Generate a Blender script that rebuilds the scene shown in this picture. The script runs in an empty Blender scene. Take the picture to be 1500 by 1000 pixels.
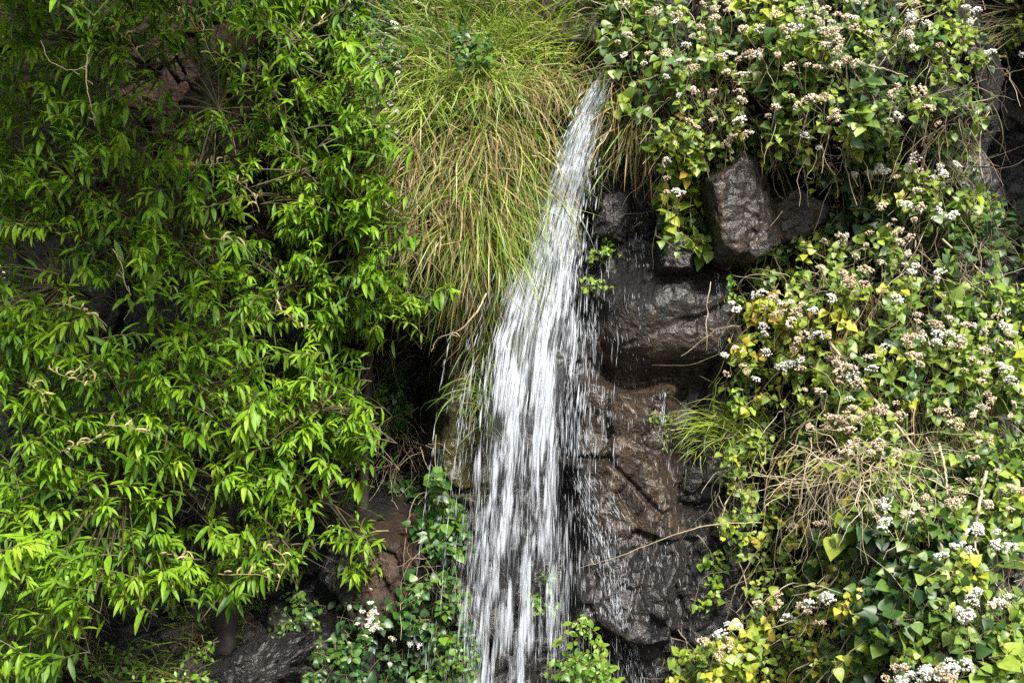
import bpy, math, random
import numpy as np
from mathutils import Vector
random.seed(7)
RNG = np.random.default_rng(11)
sc = bpy.context.scene
COL = sc.collection

# ---------------------------------------------------------------- camera, sky, sun, exposure
CAM = np.array([0.0, -5.5, 1.8])
K0 = 0.003
cd = bpy.data.cameras.new('camera'); cam = bpy.data.objects.new('camera', cd); COL.objects.link(cam)
cam.location = CAM; cam.rotation_euler = (math.radians(90), 0, 0)
cd.sensor_width = 36; cd.lens = 36*5.5/(1500*K0); cd.clip_end = 2000; cd.clip_start = 0.05
sc.camera = cam
SUN_DIR = Vector((0.28, -0.64, 0.72)).normalized()
SUN_EL = math.asin(SUN_DIR.z); SUN_AZ = math.atan2(SUN_DIR.x, SUN_DIR.y)
w = bpy.data.worlds.new('World'); sc.world = w; w.use_nodes = True
nt = w.node_tree; bg = nt.nodes['Background']; sky = nt.nodes.new('ShaderNodeTexSky')
sky.sky_type = 'NISHITA'; sky.sun_disc = False; sky.sun_elevation = SUN_EL; sky.sun_rotation = SUN_AZ
sky.air_density = 1.0; sky.dust_density = 3.0; sky.ozone_density = 1.0
nt.links.new(sky.outputs[0], bg.inputs[0]); bg.inputs[1].default_value = 0.115
sl = bpy.data.lights.new('sun', 'SUN'); sun = bpy.data.objects.new('sun', sl); COL.objects.link(sun)
sl.energy = 4.7; sl.angle = math.radians(10); sl.color = (1.0, 0.95, 0.86)
sun.rotation_euler = SUN_DIR.to_track_quat('Z', 'Y').to_euler()
sc.view_settings.view_transform = 'Standard'; sc.view_settings.look = 'None'
sc.view_settings.exposure = 1.25; sc.view_settings.gamma = 1.0
cy = sc.cycles
cy.use_denoising = False; cy.max_bounces = 6; cy.diffuse_bounces = 3; cy.glossy_bounces = 2
cy.transmission_bounces = 3; cy.transparent_max_bounces = 24; cy.sample_clamp_direct = 5; cy.sample_clamp_indirect = 2; cy.caustics_reflective = False; cy.caustics_refractive = False

# ---------------------------------------------------------------- helpers
def P(px, py, y=0.0):
    """world point seen at photo pixel (px,py) at world depth y"""
    px, py, y = np.broadcast_arrays(np.asarray(px, float), np.asarray(py, float), np.asarray(y, float))
    k = (5.5+y)/5.5*K0
    return np.stack([(px-750)*k, y, 1.8+(500-py)*k], -1)
def unit(v): return v/np.maximum(np.linalg.norm(v, axis=-1, keepdims=True), 1e-9)
def ss(a, b, x):
    t = np.clip((x-a)/(b-a), 0, 1); return t*t*(3-2*t)
_tab = RNG.random((256, 256))
def vnoise(x, y, seed=0):
    x = x+seed*17.31; y = y+seed*9.77
    xi = np.floor(x).astype(int); yi = np.floor(y).astype(int); fx = x-xi; fy = y-yi
    fx = fx*fx*(3-2*fx); fy = fy*fy*(3-2*fy)
    a = _tab[xi & 255, yi & 255]; b = _tab[(xi+1) & 255, yi & 255]; c = _tab[xi & 255, (yi+1) & 255]; d = _tab[(xi+1) & 255, (yi+1) & 255]
    return (a*(1-fx)+b*fx)*(1-fy)+(c*(1-fx)+d*fx)*fy
def fbm(x, y, octv=4, seed=0):
    s = 0; a = .5; f = 1.0
    for o in range(octv):
        s = s+a*(vnoise(x*f, y*f, seed+o*3)-.5); a *= .5; f *= 2.03
    return s
def worley(x, y, seed=0):
    """nearest jittered cell: tilted facet value and distance to the border"""
    xi = np.floor(x).astype(int); yi = np.floor(y).astype(int)
    best = np.full(x.shape, 9.); sec = np.full(x.shape, 9.); val = np.zeros(x.shape)
    for dx in (-1, 0, 1):
        for dy in (-1, 0, 1):
            cx = xi+dx; cyy = yi+dy
            i, j = (cx+seed*31) & 255, (cyy+seed*57) & 255
            sx = cx+.1+.8*_tab[i, j]; sy = cyy+.1+.8*_tab[j, (i+91) & 255]
            d = np.hypot(x-sx, y-sy)
            tilt = (x-sx)*(_tab[(i+5) & 255, j]-.5)*1.6+(y-sy)*(_tab[i, (j+7) & 255]-.5)*1.6+(_tab[(i+33) & 255, (j+3) & 255]-.5)*.8
            m = d < best
            sec = np.where(m, best, np.minimum(sec, d)); val = np.where(m, tilt, val); best = np.where(m, d, best)
    return val, sec-best
def inpoly(px, py, poly):
    r = np.zeros(np.shape(px), bool); n = len(poly)
    for i in range(n):
        x0, y0 = poly[i]; x1, y1 = poly[(i+1) % n]
        if y0 == y1: continue
        c = (y0 > py) != (y1 > py)
        r ^= c & (px < (x1-x0)*(py-y0)/(y1-y0)+x0)
    return r
def sample_poly(poly, n, rng, holes=(), thin=0.0, seed=0):
    a = np.array(poly); lo = a.min(0); hi = a.max(0); out = np.zeros((0, 2))
    while len(out) < n:
        q = lo+(hi-lo)*rng.random((n*3, 2)); ok = inpoly(q[:, 0], q[:, 1], poly)
        for h in holes: ok &= ~(inpoly(q[:, 0], q[:, 1], h[0]) & (rng.random(len(q)) < h[1]))
        if thin: ok &= (vnoise(q[:, 0]/70, q[:, 1]/55, seed)+.25*vnoise(q[:, 0]/25, q[:, 1]/25, seed+4)) > thin*rng.random(len(q))*1.3
        out = np.concatenate([out, q[ok]])
    return out[:n]

class Geo:
    def __init__(s): s.v = []; s.q = []; s.a = []; s.n = 0
    def add(s, v, q, a):
        if not len(v): return
        s.v.append(np.asarray(v, np.float32).reshape(-1, 3)); s.q.append(np.asarray(q, np.int64)+s.n)
        a = np.asarray(a, np.float32)
        s.a.append(np.full(len(s.v[-1]), float(a), np.float32) if a.ndim == 0 else a.reshape(-1)); s.n += len(s.v[-1])
    def build(s, name, mat, parent=None, smooth=True, extra=None):
        v = np.concatenate(s.v); q = np.concatenate(s.q); a = np.concatenate(s.a)
        me = bpy.data.meshes.new(name)
        me.vertices.add(len(v)); me.vertices.foreach_set('co', v.ravel())
        me.loops.add(q.size); me.loops.foreach_set('vertex_index', q.ravel().astype(np.int32))
        me.polygons.add(len(q)); me.polygons.foreach_set('loop_start', np.arange(0, q.size, 4, dtype=np.int32))
        if smooth: me.polygons.foreach_set('use_smooth', np.ones(len(q), bool))
        at = me.attributes.new('rnd', 'FLOAT', 'POINT'); at.data.foreach_set('value', a)
        for k, val in (extra or {}).items():
            at = me.attributes.new(k, 'FLOAT', 'POINT'); at.data.foreach_set('value', np.asarray(val, np.float32).ravel())
        me.update(calc_edges=True)
        o = bpy.data.objects.new(name, me); COL.objects.link(o)
        if mat: me.materials.append(mat)
        if parent: o.parent = parent
        return o
def thing(name, label, cat, loc=(0, 0, 0), group=None, kind=None):
    o = bpy.data.objects.new(name, None); COL.objects.link(o); o.empty_display_size = .05
    o['label'] = label; o['category'] = cat
    if group: o['group'] = group
    if kind: o['kind'] = kind
    return o
def tag(o, label=None, cat=None, group=None, kind=None):
    if label: o['label'] = label
    if cat: o['category'] = cat
    if group: o['group'] = group
    if kind: o['kind'] = kind
    return o

def strips_faces(N, M, Wd):
    """quads of N grids of M rows by Wd columns"""
    i = np.arange(M-1)[:, None]; j = np.arange(Wd-1)[None, :]
    b = (i*Wd+j).reshape(-1)
    q = np.stack([b, b+1, b+Wd+1, b+Wd], -1)
    return (np.arange(N)[:, None, None]*(M*Wd)+q[None]).reshape(-1, 4)
LEAF = {'lance': ([0, .14, .40, .70, .90, 1], [.02, .55, 1, .78, .34, 0]),
        'heart': ([0, .02, .09, .24, .44, .66, .86, 1], [.14, .58, .90, 1, .86, .56, .22, 0]),
        'small': ([0, .15, .45, .8, 1], [.05, .7, 1, .6, 0])}
def leaves(g, kind, pos, d, up, L, Wd, curl, fold, rnd):
    t, hw = (np.array(x) for x in LEAF[kind]); N = len(pos); M = len(t)
    side = unit(np.cross(d, up)); nrm = np.cross(side, d)
    c = np.array([-1, 0, 1.])
    T = t[None, :, None]; H = hw[None, :, None]
    x = np.broadcast_to(T*L[:, None, None], (N, M, 3))
    s = H*c[None, None]*Wd[:, None, None]
    z = np.abs(s)*fold[:, None, None]-curl[:, None, None]*L[:, None, None]*T**2
    x = x*(1-.25*np.abs(curl[:, None, None])*T)
    v = pos[:, None, None]+x[..., None]*d[:, None, None]+s[..., None]*side[:, None, None]+z[..., None]*nrm[:, None, None]
    g.add(v, strips_faces(N, M, 3), np.repeat(rnd, M*3))
def tubes(g, paths, rad, rnd=.5, sides=5):
    """paths (N,M,3), rad (N,M)"""
    paths = np.asarray(paths, float)
    if paths.ndim == 2: paths = paths[None]
    N, M, _ = paths.shape; rad = np.broadcast_to(np.asarray(rad, float), (N, M))
    tan = unit(np.gradient(paths, axis=1))
    ref = np.where(np.abs(tan[..., 1:2]) > .85, np.array([1., 0, 0]), np.array([0, 1., 0]))
    e1 = unit(np.cross(tan, ref)); e2 = np.cross(tan, e1)
    a = np.linspace(0, 2*np.pi, sides+1)
    v = paths[:, :, None]+rad[:, :, None, None]*(np.cos(a)[None, None, :, None]*e1[:, :, None]+np.sin(a)[None, None, :, None]*e2[:, :, None])
    r = np.asarray(rnd, float)
    r = np.repeat(r.ravel(), sides+1) if r.ndim == 2 else np.repeat(np.broadcast_to(r, (N,)), M*(sides+1))
    g.add(v, strips_faces(N, M, sides+1), r)
def blades(g, root, d0, L, Wd, droop, rnd, segs=7, rng=RNG, wob=.09, kink=.2):
    N = len(root); t = np.linspace(0, 1, segs)
    dirs = d0[:, None]+np.array([0, 0, -1.])*(droop[:, None]*t[None]**1.2)[..., None]+(rng.normal(0, .7, (N, 1))*t[None])[..., None]*np.array([1., .3, 0])+rng.normal(0, wob, (N, segs, 3))
    kk = rng.integers(2, segs, N); kd = rng.normal(0, 1, (N, 3))*np.array([1, .5, .6])+np.array([0, 0, -.5]); brk = (rng.random(N) < kink)[:, None, None]*(np.arange(segs)[None]-kk[:, None] >= 0)[..., None]
    dirs = np.where(brk, dirs*.25+kd[:, None], dirs)
    dirs = unit(dirs); p = np.zeros((N, segs, 3)); p[:, 0] = root
    for i in range(1, segs): p[:, i] = p[:, i-1]+dirs[:, i]*(L/(segs-1))[:, None]
    view = unit(np.array([0, -1., .3])+rng.normal(0, .7, (N, 3)))
    side = unit(np.cross(dirs, view[:, None]))
    hw = Wd[:, None]*np.interp(t, [0, .2, .6, 1], [.7, 1, .8, .03])[None]
    v = np.stack([p-side*hw[..., None], p+side*hw[..., None]], 2)
    g.add(v, strips_faces(N, segs, 2), np.repeat(rnd, segs*2))
    return p
def bez(p0, p1, p2, n):
    t = np.linspace(0, 1, n)[:, None]
    p0, p1, p2 = (np.asarray(p)[..., None, :] for p in (p0, p1, p2))
    return p0*(1-t)**2+2*p1*t*(1-t)+p2*t**2
def wander(p0, d0, L, n, rng, jit=.35, grav=-.15):
    """N random-walk paths"""
    N = len(p0); p = np.zeros((N, n, 3)); p[:, 0] = p0; d = unit(d0)
    for i in range(1, n):
        d = unit(d+rng.normal(0, jit, (N, 3))+np.array([0, 0, grav])); p[:, i] = p[:, i-1]+d*(np.asarray(L)/(n-1))[:, None]
    return p

# ---------------------------------------------------------------- materials
def newmat(name):
    m = bpy.data.materials.new(name); m.use_nodes = True
    return m, m.node_tree, m.node_tree.nodes['Principled BSDF'], m.node_tree.nodes['Material Output']
def ramp(nt, src, stops):
    r = nt.nodes.new('ShaderNodeValToRGB'); e = r.color_ramp.elements
    e[0].position, e[0].color = stops[0][0], (*stops[0][1], 1); e[1].position, e[1].color = stops[-1][0], (*stops[-1][1], 1)
    for p, c in stops[1:-1]:
        x = e.new(p); x.color = (*c, 1)
    nt.links.new(src, r.inputs[0]); return r.outputs[0]
def attr(nt, name):
    a = nt.nodes.new('ShaderNodeAttribute'); a.attribute_name = name; return a.outputs['Fac']
def leafmat(name, stops, rough=.42, trans=.35, tint=(1.15, 1.2, .55), spec=.5):
    m, nt, b, out = newmat(name)
    c = ramp(nt, attr(nt, 'rnd'), stops)
    n = nt.nodes.new('ShaderNodeTexNoise'); n.inputs['Scale'].default_value = 60; n.inputs['Detail'].default_value = 3
    geo = nt.nodes.new('ShaderNodeNewGeometry'); nt.links.new(geo.outputs['Position'], n.inputs['Vector'])
    mx = nt.nodes.new('ShaderNodeMix'); mx.data_type = 'RGBA'; mx.blend_type = 'MULTIPLY'; mx.inputs[0].default_value = .6
    nt.links.new(c, mx.inputs[6]); nt.links.new(ramp(nt, n.outputs[0], [(.3, (.55, .6, .5)), (.7, (1.25, 1.2, 1.15))]), mx.inputs[7])
    nt.links.new(mx.outputs[2], b.inputs['Base Color']); b.inputs['Roughness'].default_value = rough; b.inputs['Specular IOR Level'].default_value = spec
    tr = nt.nodes.new('ShaderNodeBsdfTranslucent'); tm = nt.nodes.new('ShaderNodeMix'); tm.data_type = 'RGBA'; tm.blend_type = 'MULTIPLY'; tm.inputs[0].default_value = 1
    nt.links.new(mx.outputs[2], tm.inputs[6]); tm.inputs[7].default_value = (*tint, 1); nt.links.new(tm.outputs[2], tr.inputs[0])
    ms = nt.nodes.new('ShaderNodeMixShader'); ms.inputs[0].default_value = trans
    nt.links.new(b.outputs[0], ms.inputs[1]); nt.links.new(tr.outputs[0], ms.inputs[2]); nt.links.new(ms.outputs[0], out.inputs[0])
    return m
def plainmat(name, stops, rough=.8, scale=40, bump=.3, trans=0):
    m, nt, b, out = newmat(name)
    c = ramp(nt, attr(nt, 'rnd'), stops)
    n = nt.nodes.new('ShaderNodeTexNoise'); n.inputs['Scale'].default_value = scale; n.inputs['Detail'].default_value = 4
    geo = nt.nodes.new('ShaderNodeNewGeometry'); nt.links.new(geo.outputs['Position'], n.inputs['Vector'])
    mx = nt.nodes.new('ShaderNodeMix'); mx.data_type = 'RGBA'; mx.blend_type = 'MULTIPLY'; mx.inputs[0].default_value = .7
    nt.links.new(c, mx.inputs[6]); nt.links.new(ramp(nt, n.outputs[0], [(.3, (.5, .5, .5)), (.7, (1.3, 1.3, 1.3))]), mx.inputs[7])
    nt.links.new(mx.outputs[2], b.inputs['Base Color']); b.inputs['Roughness'].default_value = rough
    bp = nt.nodes.new('ShaderNodeBump'); bp.inputs['Strength'].default_value = bump; bp.inputs['Distance'].default_value = .01
    nt.links.new(n.outputs[0], bp.inputs['Height']); nt.links.new(bp.outputs[0], b.inputs['Normal'])
    return m
M = {}
M['willow'] = leafmat('willow_leaf', [(0, (.014, .040, .005)), (.3, (.055, .135, .008)), (.6, (.150, .29, .012)), (1, (.28, .41, .025))], .48, .38, spec=.32)
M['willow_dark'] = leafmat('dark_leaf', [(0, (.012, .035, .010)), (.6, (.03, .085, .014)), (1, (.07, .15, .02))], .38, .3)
M['vine'] = leafmat('vine_leaf', [(0, (.018, .050, .018)), (.22, (.05, .115, .026)), (.45, (.15, .24, .035)), (.68, (.27, .36, .040)), (.92, (.44, .44, .045)), (1, (.44, .30, .06))], .45, .35)
M['herb'] = leafmat('herb_leaf', [(0, (.014, .045, .014)), (.5, (.038, .11, .02)), (1, (.13, .24, .022))], .4, .3)
M['bright'] = leafmat('bright_leaf', [(0, (.05, .13, .015)), (.5, (.11, .24, .02)), (1, (.22, .32, .03))], .42, .4)
M['grass'] = leafmat('grass_blade', [(0, (.026, .060, .010)), (.4, (.080, .155, .018)), (.75, (.19, .295, .026)), (1, (.32, .39, .07))], .45, .35)
M['straw'] = leafmat('dry_blade', [(0, (.05, .033, .012)), (.4, (.155, .110, .040)), (.8, (.33, .26, .11)), (1, (.46, .40, .21))], .6, .25, (1.1, 1, .7))
M['stem'] = plainmat('green_brown_stem', [(0, (.05, .035, .02)), (.5, (.09, .08, .03)), (1, (.16, .14, .06))], .7)
M['drystem'] = plainmat('dry_stem', [(0, (.05, .037, .024)), (.5, (.20, .158, .092)), (1, (.46, .39, .25))], .7)
M['bark'] = plainmat('bark', [(0, (.012, .009, .007)), (.5, (.028, .02, .015)), (1, (.11, .09, .07))], .85, 25, .8)
M['white'] = plainmat('white_flower', [(0, (.50, .48, .40)), (1, (.74, .73, .68))], .8, 90)
M['cream'] = plainmat('cream_flower', [(0, (.36, .27, .17)), (.6, (.58, .48, .35)), (1, (.72, .64, .52))], .85, 90)
M['tan'] = plainmat('withered_flower', [(0, (.30, .20, .12)), (.6, (.54, .42, .29)), (1, (.66, .56, .42))], .9, 90)
M['catkin'] = plainmat('flower_spike', [(0, (.14, .12, .04)), (1, (.34, .29, .13))], .8, 200)

def rockmat(name):
    m, nt, b, out = newmat(name); L = nt.links.new; N = nt.nodes.new
    geo = N('ShaderNodeNewGeometry')
    def noise(scale, det, rough=.6, stretch=None):
        n = N('ShaderNodeTexNoise'); n.inputs['Scale'].default_value = scale; n.inputs['Detail'].default_value = det; n.inputs['Roughness'].default_value = rough
        if stretch:
            mp = N('ShaderNodeMapping'); mp.inputs['Scale'].default_value = stretch; L(geo.outputs['Position'], mp.inputs[0]); L(mp.outputs[0], n.inputs['Vector'])
        else: L(geo.outputs['Position'], n.inputs['Vector'])
        return n.outputs[0]
    def mix(f, a, c, mode='MIX'):
        x = N('ShaderNodeMix'); x.data_type = 'RGBA'; x.blend_type = mode
        for s, v in ((0, f), (6, a), (7, c)):
            if hasattr(v, 'is_linked') or hasattr(v, 'node'): L(v, x.inputs[s])
            else: x.inputs[s].default_value = v if s == 0 else (*v, 1)
        return x.outputs[2]
    n1 = noise(9, 8, .65); n2 = noise(60, 6, .6); streak = noise(7, 5, .6, (4, 4, .35)); n3 = noise(3, 6)
    base = ramp(nt, n1, [(.25, (.004, .004, .004)), (.5, (.011, .010, .010)), (.75, (.030, .026, .024))])
    br = ramp(nt, n1, [(.25, (.010, .006, .003)), (.5, (.030, .019, .010)), (.75, (.105, .066, .032))])
    ms = ramp(nt, n2, [(.3, (.022, .022, .006)), (.6, (.06, .055, .012)), (.8, (.07, .09, .012))])
    er = ramp(nt, n1, [(.25, (.02, .011, .006)), (.5, (.034, .020, .012)), (.75, (.085, .052, .031))])
    gr = ramp(nt, n1, [(.3, (.03, .027, .026)), (.5, (.09, .078, .07)), (.7, (.22, .17, .145))])
    def soft(a, nz):
        mm = N('ShaderNodeMath'); mm.operation = 'MULTIPLY_ADD'; L(nz, mm.inputs[0]); mm.inputs[1].default_value = 1.6; L(attr(nt, a), mm.inputs[2])
        r = N('ShaderNodeMapRange'); L(mm.outputs[0], r.inputs[0]); r.inputs[1].default_value = 1.0; r.inputs[2].default_value = 1.6; return r.outputs[0]
    col = mix(soft('brown', streak), base, br); col = mix(soft('moss', n3), col, ms)
    col = mix(soft('earth', n3), col, er); col = mix(soft('grey', n3), col, gr)
    col = mix(.5, col, ramp(nt, n2, [(.3, (.5, .5, .5)), (.7, (1.4, 1.4, 1.4))]), 'MULTIPLY')
    L(col, b.inputs['Base Color'])
    r = N('ShaderNodeMapRange'); L(streak, r.inputs[0]); r.inputs[1].default_value = .35; r.inputs[2].default_value = .65; r.inputs[3].default_value = .26; r.inputs[4].default_value = .5
    rr = N('ShaderNodeMix'); L(attr(nt, 'dry'), rr.inputs[0]); L(r.outputs[0], rr.inputs[2]); rr.inputs[3].default_value = .9
    L(rr.outputs[0], b.inputs['Roughness'])
    sp = N('ShaderNodeMapRange'); L(attr(nt, 'dry'), sp.inputs[0]); sp.inputs[3].default_value = .3; sp.inputs[4].default_value = .15
    L(sp.outputs[0], b.inputs['Specular IOR Level'])
    n4 = noise(26, 6, .7); vo = N('ShaderNodeTexVoronoi'); vo.inputs['Scale'].default_value = 34; L(geo.outputs['Position'], vo.inputs['Vector'])
    def madd(a, k, c):
        x = N('ShaderNodeMath'); x.operation = 'MULTIPLY_ADD'; L(a, x.inputs[0]); x.inputs[1].default_value = k; L(c, x.inputs[2]); return x.outputs[0]
    n5 = noise(150, 4, .6); v2 = N('ShaderNodeTexVoronoi'); v2.inputs['Scale'].default_value = 95; L(geo.outputs['Position'], v2.inputs['Vector'])
    hgt = madd(v2.outputs['Distance'], .12, madd(n5, .18, madd(n2, .35, madd(n4, .75, madd(vo.outputs['Distance'], .30, n1)))))
    bp = N('ShaderNodeBump'); bp.inputs['Strength'].default_value = 1.0; bp.inputs['Distance'].default_value = .055
    b.inputs['Coat Roughness'].default_value = .27; b.inputs['Coat IOR'].default_value = 1.5
    ct = N('ShaderNodeMapRange'); L(attr(nt, 'dry'), ct.inputs[0]); ct.inputs[3].default_value = .42; ct.inputs[4].default_value = 0; L(ct.outputs[0], b.inputs['Coat Weight'])
    b2 = N('ShaderNodeBump'); b2.inputs['Strength'].default_value = .28; b2.inputs['Distance'].default_value = .04; L(hgt, b2.inputs['Height']); L(b2.outputs[0], b.inputs['Coat Normal'])
    L(hgt, bp.inputs['Height']); L(bp.outputs[0], b.inputs['Normal'])
    return m
M['rock'] = rockmat('wet_rock')

# ---------------------------------------------------------------- cliff
def uv_of(x, z): return 750+x/K0, 500-(z-1.8)/K0
def box(u, v, u0, u1, v0, v1, s=40, sv=None):
    sv = sv or s
    return ss(u0-s, u0+s, u)*(1-ss(u1-s, u1+s, u))*ss(v0-sv, v0+sv, v)*(1-ss(v1-sv, v1+sv, v))
def f_macro(x, z):
    u, v = uv_of(x, z)
    v = v+9*np.sin(u/41)+6*np.sin(u/17+1)+.05*(u-950)*(u > 850); u = u+8*np.sin(v/33)+5*np.sin(v/13)
    y = 0.45*np.maximum(0, z-2.98)*ss(430, 560, u)
    y = y-.30*box(u, v, 540, 760, 70, 380, 70)+.60*box(u, v, 500, 625, 420, 760, 40)
    y = y-.30*ss(825, 950, u)*(1-ss(1060, 1110, u))*ss(330, 450, v)*(1-.85*ss(470+(u-860)*.12, 560+(u-860)*.1, v))
    y = y-.17*box(u, v, 838, 975, 560, 900, 14, 10)-.12*box(u, v, 985, 1100, 620, 1100, 30, 30)
    y = y-.12*box(u, v, 630, 700, 545, 720, 20, 15)
    y = y-.28*ss(640, 1010, v)*ss(600, 700, u)
    y = y-.20*box(u, v, 920, 1430, -400, 235, 70, 50)-.20*box(u, v, 1110, 1430, -400, 235, 60, 50)+.40*box(u, v, 1110, 1215, 265, 350, 25)
    y = y-(.30+.85*ss(380, 1050, v))*ss(1085, 1260, u)*ss(330-160*ss(1230, 1330, u), 430-110*ss(1230, 1330, u), v)
    y = y+.55*ss(1420, 1470, u)*(1-ss(330, 450, v))
    y = y-1.1*ss(1390, 1470, u)*(1-ss(-170, -80, v))-1.6*ss(1540, 1680, u)*(1-ss(60, 180, v))  # unseen overhang and buttress, added out of frame to shade the upper-right rock
    y = y+.25*(1-ss(380, 500, u))
    y = y-.13*box(u, v, 520, 640, 770, 980, 40)
    y = y-1.75*ss(850, 1050, v)*(1-ss(420, 600, u))
    y = y+6*(1-ss(-400, -30, u))
    y = y+8*np.maximum(0, z-3.6)*(1-ss(400, 480, u))
    return y
def hit(px, py):
    """depth of the cliff seen at a photo pixel"""
    px = np.asarray(px, float); py = np.asarray(py, float); y = np.full(px.shape, 6.0); done = np.zeros(px.shape, bool)
    for yy in np.arange(-2.4, 6, .03):
        p = P(px, py, yy); h = (f_macro(p[..., 0], p[..., 2]) <= yy) & ~done
        y = np.where(h, yy, y); done |= h
    return y
def surf(px, py, off=0.0): return P(px, py, hit(px, py)-off)

nx, nz = 900, 640
gx = np.linspace(-3.6, 3.6, nx); gz = np.linspace(-.3, 4.6, nz)
X, Z = np.meshgrid(gx, gz); U, V = uv_of(X, Z)
Y = f_macro(X, Z)
wx = X+.12*fbm(X*2, Z*2, 3, 5); wz = Z+.12*fbm(X*2, Z*2, 3, 9)
fa, ed = worley(wx*2.2, wz*1.7, 2); fa2, ed2 = worley(wx*6.5, wz*5.2, 3); fa3, ed3 = worley(wx*18, wz*15, 6)
rug = .35+.65*ss(560, 760, V)+.3*(U < 700)
smooth_block = box(U, V, 870, 1080, 350, 530, 25)
Y = Y+.14*fa*(1-.2*smooth_block)+.05*fa2*(1-.65*smooth_block)+.022*fa3*rug+.06*fbm(X*2.5, Z*2.5, 5, 1)+(.03)*fbm(X*14, Z*14, 4, 2)*(.45+rug)
Y = Y+.035*np.exp(-(ed/.035)**2)*(1-.8*smooth_block)+.012*np.exp(-(ed2/.06)**2)*(1-.8*smooth_block)
g = Geo(); g.add(np.stack([X, Y, Z], -1), strips_faces(1, nz, nx), .5)
brown = np.clip(box(U, V, 850, 990, 520, 760, 40)*.85+box(U, V, 860, 1090, 450, 570, 40)*.55+.2*box(U, V, 840, 1100, 700, 900, 60)+.0*(U > 820)*(U < 1130)*(V > 240), 0, 1)
moss = np.clip(.9*box(U, V, 610, 720, 520, 740, 25)+.4*box(U, V, 600, 700, 480, 560, 30), 0, 1)
earth = np.clip(.8*box(U, V, 525, 640, 755, 900, 25)+.6*box(U, V, 540, 820, -400, 480, 60)+.25*box(U, V, 900, 1400, -400, 240, 50)+.3*(V < 60)*(U < 900)+.9*(1-ss(440, 500, U))*(1-ss(300, 380, V)), 0, 1)  # last term is no soil: dull matte tone painted in for upper-left shade
grey = np.clip(.8*box(U, V, 120, 330, 860, 960, 40)+.3*box(U, V, 200, 290, 680, 780, 30), 0, 1)
dry = np.clip(earth*.9+grey*.7, 0, 1)
cliff = g.build('cliff_terrain', M['rock'], extra={'brown': brown, 'moss': moss, 'earth': earth, 'grey': grey, 'dry': dry})
tag(cliff, 'dark wet basalt cliff behind the waterfall with brown ledges and a black hollow', 'cliff', kind='structure')

# ground and the far hillside seen in gaps of the tree
g = Geo(); a = np.linspace(-1, 1, 90); gxx, gyy = np.meshgrid(np.sign(a)*np.abs(a)**3*600, np.sign(a)*np.abs(a)**3*600)
g.add(np.stack([gxx, gyy, -.12+.03*fbm(gxx*2, gyy*2, 3, 8)], -1), strips_faces(1, 90, 90), .4)
M['ground'] = plainmat('gravel_ground', [(0, (.07, .06, .045)), (1, (.16, .14, .10))], .9, 12, .6)
tag(g.build('ground', M['ground']), 'gravelly ground at the foot of the cliff', 'ground', kind='structure')
g = Geo(); hx, hy = np.meshgrid(np.linspace(-45, 4, 90), np.linspace(7.5, 60, 80))
hz = -.2+.18*(hy-7.5)+1.2*fbm(hx*.15, hy*.15, 4, 21)+.12*fbm(hx*2, hy*2, 3, 6)
g.add(np.stack([hx, hy, hz], -1), strips_faces(1, 80, 90), np.clip(.5+fbm(hx*.8, hy*.8, 4, 3), 0, 1))
M['hill'] = plainmat('hill_grass', [(0, (.10, .15, .03)), (.5, (.22, .25, .06)), (1, (.36, .33, .13))], .9, 3, .6)
tag(g.build('hillside', M['hill']), 'pale yellow green hillside seen through gaps in the left trees', 'hillside', kind='structure')

# ---------------------------------------------------------------- boulders
def boulder(name, label, px, py, y, size, seed, brown=.2, grey=0., dry=0., cuts=14, rot=0, rough=1.6):
    y = float(hit(px, py))-.06 if y is None else y
    r = np.random.default_rng(seed); n, m_ = 150, 100
    th = np.linspace(0, 2*np.pi, n); ph = np.linspace(.02, np.pi-.02, m_)
    T, F = np.meshgrid(th, ph); D = np.stack([np.sin(F)*np.cos(T), np.sin(F)*np.sin(T), np.cos(F)], -1)
    rad = np.full(T.shape, 1.35)
    pl = [(a, .84) for a in np.concatenate([np.eye(3), -np.eye(3)])]+[(r.normal(size=3), r.uniform(.86, 1.05)) for _ in range(cuts)]
    for a, h in pl:
        c = D@unit(np.asarray(a)+r.normal(0, .22, 3)); rad = np.where(c > .05, np.minimum(rad, h*r.uniform(.93, 1.05)/np.maximum(c, .05)), rad)
    q1 = D*rad[..., None]*4
    wv, we = worley(q1[..., 0]+q1[..., 1]*.6, q1[..., 2]+q1[..., 1]*.5, seed)
    rad = rad*(1+rough*.06*wv+rough*.05*fbm(q1[..., 0]+q1[..., 1], q1[..., 2]-q1[..., 1], 4, seed)+rough*.05*fbm(q1[..., 0]*5+q1[..., 1]*3, q1[..., 2]*5, 3, seed))
    v = D*rad[..., None]*np.array(size); ca, sa = math.cos(rot), math.sin(rot)
    v = np.stack([v[..., 0]*ca-v[..., 2]*sa, v[..., 1], v[..., 0]*sa+v[..., 2]*ca], -1)+P(px, py, y)
    g = Geo(); g.add(v, strips_faces(1, m_, n), .5); k = np.ones(v.shape[:2])
    o = g.build(name, M['rock'], extra={'brown': k*brown, 'moss': k*0, 'earth': k*0, 'grey': k*grey, 'dry': k*dry})
    return tag(o, label, 'boulder')
boulder('boulder', 'big brown angular boulder jutting out right of the waterfall under the vines', 1082, 312, -.30, (.16, .16, .24), 3, .5, rot=.15)
boulder('boulder', 'shaded dark boulder tucked beside the big brown one', 1155, 320, -.12, (.13, .14, .15), 8, .45)
boulder('boulder', 'grey cracked rock lump close to the right edge of the upper fall', 897, 318, -.08, (.09, .09, .13), 12, .1, rot=-.3)
boulder('boulder', 'small bluish rock wedged above the smooth dark block', 990, 378, -.24, (.09, .08, .07), 15, .0)
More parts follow.
